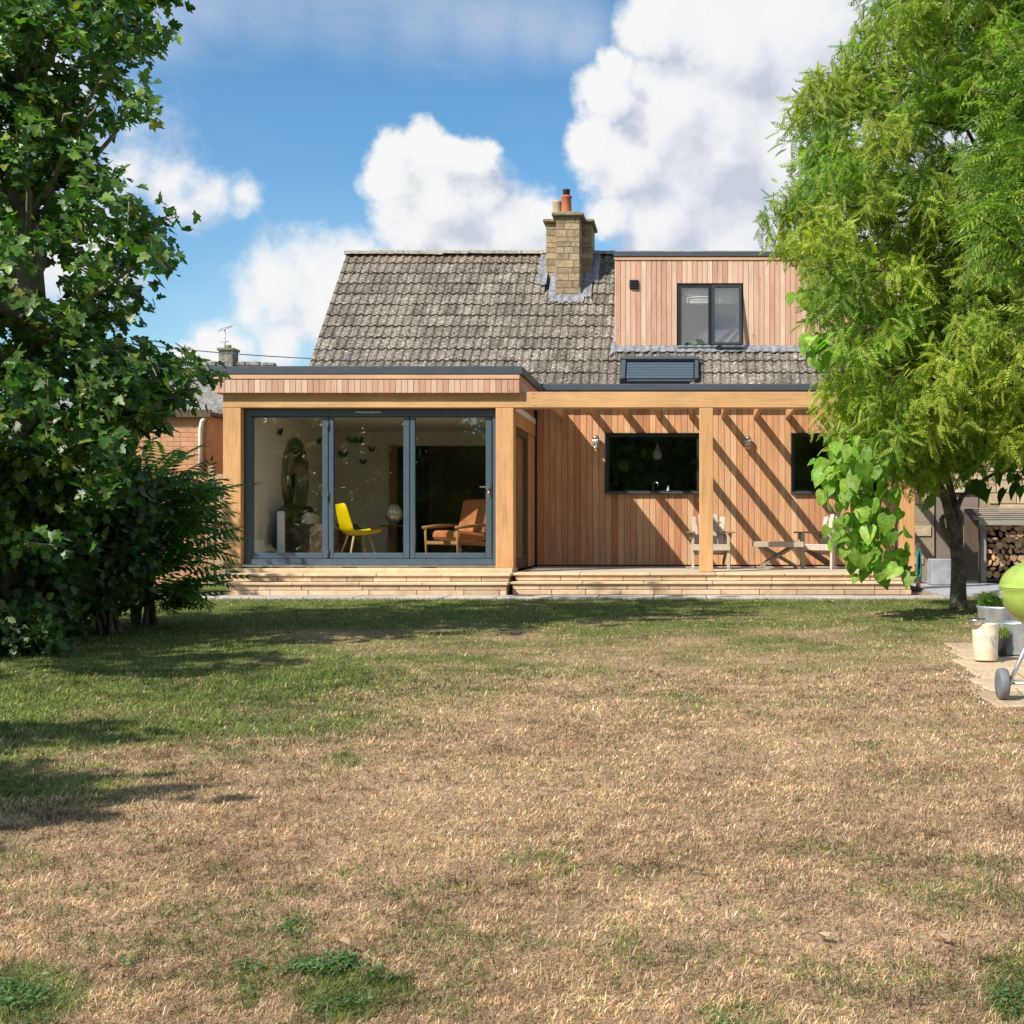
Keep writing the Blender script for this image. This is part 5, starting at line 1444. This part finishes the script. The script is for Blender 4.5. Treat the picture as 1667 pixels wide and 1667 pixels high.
def sample(poly, n, y0, y1):
    """n points through the volume a crown fills: its outline between two distances"""
    poly = np.array(poly, float); lo, hi = poly.min(0), poly.max(0); out = []
    tot = 0
    while tot < n:
        q = rng.uniform(lo, hi, (n * 3, 2)); q = q[in_poly(q[:, 0], q[:, 1], poly)]; out.append(q); tot += len(q)
    q = np.concatenate(out)[:n]; Y = rng.uniform(y0, y1, n)
    return np.stack([(q[:, 0] - CX) / FPX * Y, Y, ZC + (HY - q[:, 1]) / FPX * Y], 1)
def curve(a, b, sag=.1, n=6, jit=.05):
    a = np.array(a, float); b = np.array(b, float); L = np.linalg.norm(b - a); out = []
    for i in range(n + 1):
        t_ = i / n; p = a + (b - a) * t_; p[2] += sag * L * math.sin(math.pi * t_)
        if 0 < i < n: p = p + rng.normal(0, jit * L * .3, 3)
        out.append(p)
    return out
class Tree:
    def __init__(self, name, label, base, cat='tree', group=None):
        self.t = empty(name, base, label, cat, group); self.mb = MB(); self.tw = MB()
        self.pos = []; self.tip = []; self.nrm = []; self.scl = []; self.col = []
    def leaves(self, pos, tip, nrm, scl, col):
        self.pos.append(pos); self.tip.append(tip); self.nrm.append(nrm); self.scl.append(scl); self.col.append(col)
    def finish(self, tmpl, tf, leafmat, bark, crown='crown', trunk='trunk', smooth=False):
        self.mb.build(trunk, bark, self.t)
        if self.tw.v: self.tw.build('twigs', bark, self.t)['kind'] = 'stuff'
        cat = np.concatenate
        me = leaf_mesh(crown, tmpl, tf, cat(self.pos), frames(cat(self.tip), cat(self.nrm)), cat(self.scl), cat(self.col), leafmat)
        place(crown, me, (0, 0, 0), self.t)
        if smooth: me.polygons.foreach_set('use_smooth', np.ones(len(me.polygons), dtype=bool))
        return self.t
def palette(cols, n, var=.2):
    c = np.array(cols)[rng.integers(0, len(cols), n)]
    return c * rng.uniform(1 - var, 1 + var, (n, 1))
def sprigs(tree, centers, axis, nleaf, spread, size, cols, hang=.5, twig=True, clump=.25):
    """leafy shoots: each a short twig with leaves turned outwards and hanging a little"""
    for c0 in centers:
        out = c0 - np.array(axis(c0)); out[2] *= .3; out /= np.linalg.norm(out) + 1e-6
        d = out + rng.normal(0, .45, 3); d[2] -= .15; d /= np.linalg.norm(d)
        L = spread * rng.uniform(.7, 1.3)
        if twig: tree.tw.tube([c0 - d * L * .7, c0, c0 + d * L * .6 - np.array((0, 0, .06 * L))], [.008, .006, .003], 4, False)
        n = int(nleaf * rng.uniform(.6, 1.4)) + 1
        u = rng.uniform(-.7, .75, n)
        pos = c0 + d * (u * L)[:, None] + rng.normal(0, spread * .28, (n, 3))
        tip = d * .6 + rng.normal(0, .55, (n, 3)); tip[:, 2] -= hang
        nrm = rng.normal(0, .5, (n, 3)); nrm[:, 2] += .8; nrm += out * .5
        shade = rng.uniform(1 - clump, 1 + clump)
        tree.leaves(pos, tip, nrm, rng.uniform(.75, 1.2, n) * size, palette(cols, n) * shade)

DARKG = [(.064, .145, .030), (.090, .190, .038), (.048, .112, .026), (.120, .225, .044), (.072, .155, .034), (.064, .145, .030), (.18, .28, .05)]
# --- maple over the left edge
MAPLE_POLY = [(-330, -330), (260, -330), (318, -60), (300, 0), (312, 72), (275, 118), (262, 190), (222, 225), (205, 262), (150, 262), (165, 282), (240, 288), (270, 305), (262, 345), (300, 350), (285, 385), (322, 410), (300, 438), (255, 470), (238, 530), (236, 585), (255, 610), (300, 625), (290, 650), (240, 690), (225, 760), (190, 850), (100, 930), (-330, 930)]
mt = Tree('maple_tree', 'tall dark green maple tree leaning in from the left edge', (-5.55, 10.6, .045))
trunk_top = np.array((-5.25, 10.4, 6.6))
tp = [np.array((-5.55, 10.6, 0.0)), np.array((-5.5, 10.55, 1.2)), np.array((-5.35, 10.5, 2.6)), np.array((-5.42, 10.45, 4.0)), np.array((-5.3, 10.4, 5.4)), trunk_top]
mt.mb.tube(tp, [.17, .145, .125, .10, .07, .03], 12)
ends = sample(MAPLE_POLY, 62, 9.0, 11.8)
cent = []
for e_ in ends:
    k_ = min(5, max(1, int(1 + (e_[2] - 1.2) / 1.2))); a = tp[k_ - 1] + (tp[min(k_, 5)] - tp[k_ - 1]) * rng.random()
    cv = curve(a, e_, .08, 6); L = np.linalg.norm(e_ - a)
    mt.mb.tube(cv, list(np.linspace(.022 + .008 * L, .006, 7)), 5, False)
    for _ in range(int(3 + L * 4)):
        q = cv[rng.integers(2, 7)]; cent.append(q + rng.normal(0, .16, 3))
extra = sample(MAPLE_POLY, 640, 9.0, 11.8)
extra2 = sample([(120, 560), (235, 560), (285, 590), (335, 598), (318, 640), (245, 690), (120, 690)], 90, 9.6, 11.0)
cent = np.concatenate([np.array(cent), extra])
pxc_ = CX + cent[:, 0] / cent[:, 1] * FPX; pyc_ = HY + (ZC - cent[:, 2]) / cent[:, 1] * FPX
cent = cent[in_poly(pxc_ + 22, pyc_, MAPLE_POLY) & (fbm(cent[:, 0] * 1.0 + cent[:, 1] * .4, cent[:, 2], 31, 3, 1.9) > .30)]
sprigs(mt, cent, lambda c: (-5.4, 10.5, c[2] - .2), 25, .20, .088, DARKG * 3 + [(.10, .19, .03), (.24, .25, .03)], .45)
# lower near boughs that throw the broken shade across the lawn
sprigs(mt, extra2, lambda c: (-5.4, 10.5, c[2]), 16, .18, .088, DARKG, .35)
near = []
for (cx0, cy0, cz0, r0, n0) in ((-6.5, 8.0, 2.5, .95, 70), (-5.7, 6.7, 2.7, .8, 60), (-6.1, 9.0, 2.2, .8, 40)):
    e_ = np.array((cx0, cy0, cz0)); a = tp[2]; cv = curve(a, e_, .1, 6); mt.mb.tube(cv, list(np.linspace(.06, .015, 7)), 6, False)
    q = rng.normal(0, 1, (n0, 3)); q = q / np.linalg.norm(q, axis=1, keepdims=True) * (rng.random((n0, 1)) ** .45) * r0; q[:, 2] *= .7
    near.append(e_ + q)
near = np.concatenate(near)
near = near[CX + near[:, 0] / near[:, 1] * FPX < 60]
sprigs(mt, near, lambda c: (-6.6, 8.5, c[2]), 16, .22, .11, DARKG, .45)
mt.finish(MAPLE, MAPLE_F, M['leaf'], M['bark_pale'])

# --- second maple just outside the frame: its shade crosses the near lawn
m2 = Tree('maple_tree', 'maple tree beyond the left edge whose shade crosses the near lawn', (-7.2, 1.6, .0))
tp2 = [np.array((-7.2, 1.6, -.02)), np.array((-7.1, 1.6, 1.6)), np.array((-7.0, 1.7, 3.2)), np.array((-6.9, 1.8, 4.6))]
m2.mb.tube(tp2, [.15, .12, .09, .04], 10)
cc = []
for (cx0, cy0, cz0, r0, n0) in ((-5.25, 1.9, 3.0, (1.12, .80, .35), 130), (-5.7, 3.4, 3.0, (.92, .36, .3), 64), (-7.6, 1.5, 4.3, (1., 1., .7), 90)):
    e_ = np.array((cx0, cy0, cz0)); m2.mb.tube(curve(tp2[2], e_, .1, 5), list(np.linspace(.05, .012, 6)), 6, False)
    q = rng.normal(0, 1, (n0, 3)); q = q / np.linalg.norm(q, axis=1, keepdims=True) * (rng.random((n0, 1)) ** .45) * np.array(r0); cc.append(e_ + q)
sprigs(m2, np.concatenate(cc), lambda c: (-7, 1.7, c[2]), 12, .22, .13, DARKG, .45)
m2.finish(MAPLE, MAPLE_F, M['leaf'], M['bark_pale'])

# --- unseen tree beyond the maple, added and sized to shade the glazed room's corner
m3 = Tree('unseen_tree', 'unseen round tree beyond the maple, added to shade the corner of the glazed room', (-10.3, 15.0, .06))
m3.mb.tube([(-10.3, 15, 0), (-10.3, 15, 2), (-10.2, 15, 4.6)], [.12, .09, .03], 8)
q = rng.normal(0, 1, (230, 3)); q = q / np.linalg.norm(q, axis=1, keepdims=True) * (rng.random((230, 1)) ** .4) * 1.7
sprigs(m3, np.array((-10.3, 15.0, 3.8)) + q, lambda c: (-10.3, 15, c[2]), 22, .25, .12, DARKG, .4)
m3.finish(OVAL * np.array((1.4, 1, 1)), OVAL_F, M['leaf'], M['bark'])

# --- sumac with long feathered leaves before the outbuilding
SUMAC, SUMAC_F = pinnate(10, .115, .032, .52, .35, 66)
su = Tree('sumac_shrub', 'sumac shrub with long feathered leaves in front of the brick outbuilding', (-5.15, 12.3, .053), 'shrub')
for k_ in range(7):
    a0 = np.array((-5.15 + rng.normal(0, .06), 12.3 + rng.normal(0, .06), 0.0)); e_ = np.array((-5.1 + np.clip(rng.normal(-.1, .2), -.5, .2), 12.2 + rng.normal(0, .25), rng.uniform(.9, 1.4)))
    su.mb.tube(curve(a0, e_, .05, 6), list(np.linspace(.032, .010, 7)), 6, False)
SU_POLY = [(120, 760), (230, 735), (300, 745), (335, 790), (350, 850), (345, 930), (300, 970), (230, 960), (120, 930)]
cs = sample(SU_POLY, 150, 11.6, 12.9)
for c0 in cs:
    out = c0 - np.array((-5.15, 12.35, c0[2] - .3)); out /= np.linalg.norm(out)
    n = 3; tip = out + rng.normal(0, .35, (n, 3)); tip[:, 2] += .1; tip[:, 0] += .35; tip[:, 1] -= .25
    nrm = np.tile((0., -.15, 1.), (n, 1)) + rng.normal(0, .22, (n, 3))
    su.leaves(np.tile(c0, (n, 1)) - tip * .2, tip, nrm, rng.uniform(.8, 1.25, n), palette([(.08, .19, .045), (.11, .23, .055), (.06, .15, .038), (.16, .28, .06)], n) * rng.uniform(.75, 1.3))
su.finish(SUMAC, SUMAC_F, M['leaf'], M['bark'])

# --- dark shrubs at the foot of the maple
def shrub(label, base, poly, y0, y1, ncl, size, cols, nl=22):
    s = Tree('leafy_shrub', label, base, 'shrub', 'shrubs below the maple')
    cs = sample(poly, ncl, y0, y1); b = np.array(base)
    for _ in range(9):
        e_ = cs[rng.integers(0, len(cs))]; s.mb.tube(curve(b + rng.normal(0, .04, 3) * (1, 1, 0), e_, .06, 5), list(np.linspace(.028, .008, 6)), 6, False)
    sprigs(s, cs, lambda c: (b[0], b[1] + .3, c[2]), nl, .17, size, cols, .25)
    s.finish(OVAL * np.array((1.25, 1, 1)), OVAL_F, M['leaf'], M['bark'])
SHC = [(.048, .105, .026), (.065, .135, .032), (.038, .082, .022), (.085, .16, .038), (.11, .18, .05)]
shrub('dense dark shrub under the maple beside the sumac', (-5.05, 11.3, .03), [(60, 760), (200, 740), (250, 800), (262, 900), (225, 985), (150, 1000), (60, 1000)], 10.9, 12.0, 240, .085, SHC)
shrub('broad dark shrub at the far left edge of the lawn', (-5.6, 10.6, .03), [(-260, 700), (80, 720), (130, 820), (150, 930), (120, 1010), (40, 1045), (-260, 1060)], 10.0, 11.4, 380, .10, SHC)
shrub('low shrub spilling onto the lawn in the left corner', (-4.95, 9.6, .03), [(-120, 985), (60, 990), (100, 1030), (70, 1065), (-120, 1080)], 9.2, 9.9, 90, .07, SHC)

# --- golden locust hanging over the right of the house
LOC, LOC_F = pinnate(6, .052, .0225, .17, .6, 52)
LOC_POLY = [(1420, -330), (1408, 0), (1395, 30), (1360, 45), (1350, 75), (1362, 108), (1300, 115), (1292, 165), (1304, 200), (1300, 236), (1308, 258), (1272, 282), (1238, 325), (1254, 365), (1282, 400), (1296, 430), (1300, 480), (1340, 500), (1350, 540), (1325, 590), (1326, 680), (1352, 712), (1410, 735), (1450, 770), (1490, 770), (1530, 765), (1560, 730), (1640, 720), (1900, 700), (1900, -330)]
lt = Tree('locust_tree', 'yellow-green feathery locust tree hanging over the right end of the house', (4.1, 14.2, .06))
tpl = [np.array((4.1, 14.2, 0)), np.array((4.05, 14.2, 1.6)), np.array((3.85, 14.15, 3.2)), np.array((3.55, 14.1, 4.8)), np.array((3.2, 14.0, 6.4)), np.array((3.0, 14.0, 8.0))]
lt.mb.tube(tpl, [.19, .165, .14, .11, .07, .03], 12)
OUTL = [(1435, 10), (1398, 62), (1402, 105), (1336, 140), (1330, 178), (1342, 222), (1350, 268), (1308, 300), (1278, 332), (1298, 366), (1335, 402), (1362, 445), (1372, 490), (1398, 560), (1375, 615), (1378, 668), (1402, 700), (1445, 735), (1480, 738), (1530, 735)]
pads = [np.array((X(px, y), y, Z(py, y))) for (px, py), y in zip(OUTL, rng.uniform(13.0, 14.4, len(OUTL)))]
cand = sample(LOC_POLY, 2600, 12.3, 15.2)
pxc_ = CX + cand[:, 0] / cand[:, 1] * FPX; pyc_ = HY + (ZC - cand[:, 2]) / cand[:, 1] * FPX
cand = cand[in_poly(pxc_ - 58, pyc_, LOC_POLY) & (fbm(cand[:, 0] + cand[:, 1] * .7, cand[:, 2], 87, 3, 1.7) > .34)]
for c0 in cand:       # pads of foliage kept apart so that dark gaps stay between them
    if all(np.linalg.norm((c0 - p) * np.array((1, .75, 1.1))) > .34 for p in pads): pads.append(c0)
    if len(pads) > 330: break
YG = [(.25, .345, .05), (.32, .40, .06), (.18, .29, .042), (.39, .42, .075), (.145, .25, .038), (.28, .375, .055)]
for ip, pc in enumerate(pads):
    k_ = min(5, max(2, int(1 + (pc[2] - .3) / 1.6))); a = tpl[k_ - 1] + (tpl[k_] - tpl[k_ - 1]) * rng.random()
    cv = curve(a, pc, .14, 7, .06); L = np.linalg.norm(pc - a)
    if ip % 2 == 0: lt.mb.tube(cv, list(np.linspace(.012 + .009 * L, .005, 8)), 5, False)
    else: lt.tw.tube(cv[4:], [.014, .010, .007, .004], 4, False)
    rx = rng.uniform(.20, .34)
    hue = rng.random() ** .8; tone = rng.uniform(.8, 1.25)
    base = np.array((.37, .39, .058)) * hue + np.array((.13, .255, .04)) * (1 - hue)
    ns = int(30 * (rx / .27) ** 1.8)
    for _ in range(ns):
        q = rng.normal(0, 1, 3); q = q / np.linalg.norm(q) * rng.random() ** .4
        c0 = pc + q * np.array((rx, rx, rx * .85))
        out = np.array((q[0], q[1], 0)) * .9 + rng.normal(0, .35, 3); n = rng.integers(4, 8)
        tw = out * .5; tw[2] = -.35 - .6 * rng.random(); tw /= np.linalg.norm(tw); L = rng.uniform(.10, .30)
        if _ % 3 == 0: lt.tw.tube([c0 - out * .1, c0, c0 + tw * L], [.005, .004, .002], 4, False)
        pos = c0 + tw * (rng.random(n) * L)[:, None] + rng.normal(0, .035, (n, 3))
        tip = out * .6 + rng.normal(0, .65, (n, 3)); tip[:, 2] -= .45
        nrm = np.tile((-.25, -.35, .7), (n, 1)) + out * .4 + rng.normal(0, .6, (n, 3))
        lt.leaves(pos, tip, nrm, rng.uniform(.55, 1.05, n), (palette(YG, n, .3) * .5 + base * .6) * tone)
lt.finish(LOC, LOC_F, M['leaf_thin'], M['bark'])

# --- nearer green tree entering at the right edge
ASH, ASH_F = pinnate(6, .085, .024, .30, .3, 50)
ASH_POLY = [(1640, -330), (1560, -60), (1575, 60), (1555, 130), (1590, 200), (1575, 300), (1560, 360), (1600, 420), (1620, 500), (1650, 560), (1980, 600), (1980, -330)]
at = Tree('ash_tree', 'green lance-leaved tree reaching in at the top right edge', (3.5, 10.2, .04))
tpa = [np.array((3.6, 10.3, 0)), np.array((3.55, 10.3, 2.0)), np.array((3.4, 10.2, 4.0)), np.array((3.2, 10.1, 6.0))]
at.mb.tube(tpa, [.13, .11, .08, .03], 10)
ends = sample(ASH_POLY, 36, 9.4, 11.0); cent = []
for e_ in ends:
    k_ = min(3, max(1, int(e_[2] / 2))); a = tpa[k_]
    cv = curve(a, e_, .1, 6, .06); at.mb.tube(cv, list(np.linspace(.03, .006, 7)), 5, False)
    for _ in range(8): cent.append(cv[rng.integers(3, 7)] + rng.normal(0, .12, 3))
cent = np.concatenate([np.array(cent), sample(ASH_POLY, 200, 9.4, 11.0)])
pxc_ = CX + cent[:, 0] / cent[:, 1] * FPX; pyc_ = HY + (ZC - cent[:, 2]) / cent[:, 1] * FPX
cent = cent[in_poly(pxc_ - 25, pyc_, ASH_POLY)]
for c0 in cent:
    out = c0 - np.array((3.5, 10.2, c0[2] - .3)); out /= np.linalg.norm(out) + 1e-6
    n = rng.integers(5, 9); tip = out + rng.normal(0, .6, (n, 3)); tip[:, 2] -= .1
    nrm = np.tile((0., -.2, 1.), (n, 1)) + rng.normal(0, .35, (n, 3))
    at.leaves(np.tile(c0, (n, 1)) + rng.normal(0, .06, (n, 3)), tip, nrm, rng.uniform(.7, 1.1, n), palette([(.13, .22, .035), (.19, .28, .045), (.095, .165, .03), (.25, .33, .06)], n) * rng.uniform(.75, 1.25))
at.finish(ASH, ASH_F, M['leaf_thin'], M['bark'])

# --- catalpa with the forked trunk and heart-shaped leaves
ct = Tree('catalpa_tree', 'small catalpa tree with forked trunk and big heart-shaped leaves', (3.04, 14.5, .06))
def W(px, py, Y): return np.array((X(px, Y), Y, Z(py, Y)))
YC = 14.5
ct.mb.tube([W(1560, 1000, YC), W(1560, 960, YC), W(1561, 915, YC), W(1556, 880, YC)], [.110, .090, .083, .078], 14)
ct.mb.tube([W(1557, 888, YC), W(1549, 850, YC), W(1540, 815, YC), W(1520, 770, YC), W(1490, 720, YC - .2), W(1440, 690, YC - .5), W(1380, 700, YC - .7)], [.075, .062, .055, .045, .035, .026, .012], 10)
ct.mb.tube([W(1559, 885, YC), W(1560, 850, YC + .1), W(1548, 800, YC + .1), W(1535, 740, YC + .2), W(1560, 650, YC + .2)], [.062, .052, .045, .035, .02], 10)
ct.mb.tube([W(1553, 838, YC + .05), W(1566, 808, YC), W(1585, 792, YC), W(1620, 770, YC - .1), W(1665, 740, YC - .1)], [.034, .028, .022, .018, .010], 8)
ct.mb.tube([W(1555, 890, YC - .05), W(1535, 860, YC - .1), W(1533, 845, YC - .12), W(1537, 838, YC - .12)], [.05, .036, .03, .018], 8)
ct.mb.tube([W(1490, 720, YC - .2), W(1455, 780, YC - .6), W(1440, 850, YC - .8), W(1430, 900, YC - .9)], [.022, .016, .012, .006], 6, False)
ct.mb.tube([W(1500, 740, YC - .1), W(1470, 690, YC - .4), W(1400, 640, YC - .6), W(1340, 560, YC - .7)], [.022, .018, .012, .006], 6, False)
CATS = [([(1330, 757), (1362, 722), (1390, 735), (1398, 790), (1375, 815), (1342, 790)], 66, 12.5, 13.2, 0),
        ([(1370, 730), (1440, 740), (1480, 790), (1450, 830), (1390, 820)], 58, 12.5, 13.2, 0),
        ([(1352, 860), (1400, 830), (1460, 850), (1475, 900), (1465, 930), (1415, 940), (1380, 900)], 95, 12.5, 13.4, 0),
        ([(1318, 540), (1340, 522), (1360, 560), (1350, 590), (1326, 580)], 26, 12.4, 12.9, 0),
        ([(1290, 478), (1330, 470), (1325, 492), (1298, 495)], 5, 13.6, 14.0, 2),
        ([(1560, 720), (1660, 690), (1800, 690), (1800, 820), (1640, 815), (1590, 790), (1560, 760)], 120, 13.9, 15.0, 1),
        ([(1480, 770), (1530, 780), (1515, 850), (1495, 860)], 6, 14.0, 14.4, 2)]
for poly, n, y0, y1, kind in CATS:
    pos = sample(poly, n, y0, y1) + rng.normal(0, .07, (n, 3)) * (kind == 0)
    tip = rng.normal(0, .4, (n, 3)); tip[:, 2] -= .9; tip[:, 0] -= .35; tip[:, 1] -= .15
    nrm = rng.normal(0, .35, (n, 3)); nrm += rng.normal(0, .25, (n, 3)); nrm[:, 1] -= .65; nrm[:, 2] += .75; nrm[:, 0] -= .3
    cols = [[(.20, .36, .045), (.26, .42, .065), (.13, .27, .035), (.32, .48, .09), (.23, .35, .05)], [(.07, .15, .025), (.10, .19, .03), (.055, .12, .022)], [(.20, .32, .05), (.26, .36, .06)]][kind]
    ct.leaves(pos, tip, nrm, rng.uniform(.085, .205, n), palette(cols, n, .25))
ct.finish(HEART, HEART_F, M['leaf_thin'], M['bark_mid'], smooth=True)

# --- trees at the far end of the garden behind the camera, seen mirrored in the panes
def treeline():
    P = []; mbt = MB()
    for (cx0, cy0, h, r) in ((-20, -17, 10, 3.4), (-16, -17, 9, 3.2), (-12.4, -17, 8.5, 2.7), (-8, -18, 4.6, 3.0), (-4.0, -17, 8, 3.2), (.8, -18, 9.8, 2.4), (4.5, -17, 8, 3.4), (9, -17, 9, 3.4)):
        n = 6500; q = rng.normal(0, 1, (n, 3)); q = q / np.linalg.norm(q, axis=1, keepdims=True) * (rng.random((n, 1)) ** .4)
        P.append(np.array((cx0, cy0, h * .5)) + q * np.array((r, r, h * .5)))
        mbt.tube([(cx0, cy0, -.03), (cx0, cy0, h * .5), (cx0, cy0, h * .9)], [.25, .18, .03], 8)
    P = np.concatenate(P); P = P[P[:, 2] > .1]; n = len(P)
    tip = rng.normal(0, 1, (n, 3)); tip[:, 2] -= .4
    o = place('treeline', leaf_mesh('treeline', OVAL * np.array((1.5, 1, 1)), OVAL_F, P, frames(tip, rng.normal(0, 1, (n, 3))), rng.uniform(.4, .75, n), palette(DARKG, n, .3) * 1.5, M['leaf']), (0, 0, 0))
    tag(o, 'line of dark trees at the far end of the garden, mirrored in the panes', 'treeline', None, 'stuff')
treeline()

# --- a few dry leaves on the grass
words = ['large pale curled leaf lying on the near lawn', 'pale dry leaf on the near lawn towards the right edge', 'small dry leaf on the grass below the steps', 'dry leaf on the grass near the middle oak post', 'yellowed leaf lying beside the big clover patch']
for (px, py), wd in zip(((1351, 1536), (1527, 1531), (1254, 978), (1356, 981), (549, 1540)), words):
    y = ZC * FPX / (py - HY + 9); p = Vector(((px - CX) / FPX * y, y, .0043 * y + .012))
    a = random.uniform(0, 6.28); b = MB(); s = .045 if y < 6 else .09
    vs = []
    for q in OVAL: vs.append(p + Vector((math.cos(a) * q[0] - math.sin(a) * q[1], math.sin(a) * q[0] + math.cos(a) * q[1], abs(q[0]) * .5 + q[2] * .5)) * s)
    b.add(vs, [tuple(f) for f in OVAL_F]); o = b.build('fallen_leaf', M['fence']); tag(o, wd, 'leaf', 'dry leaves on the lawn')
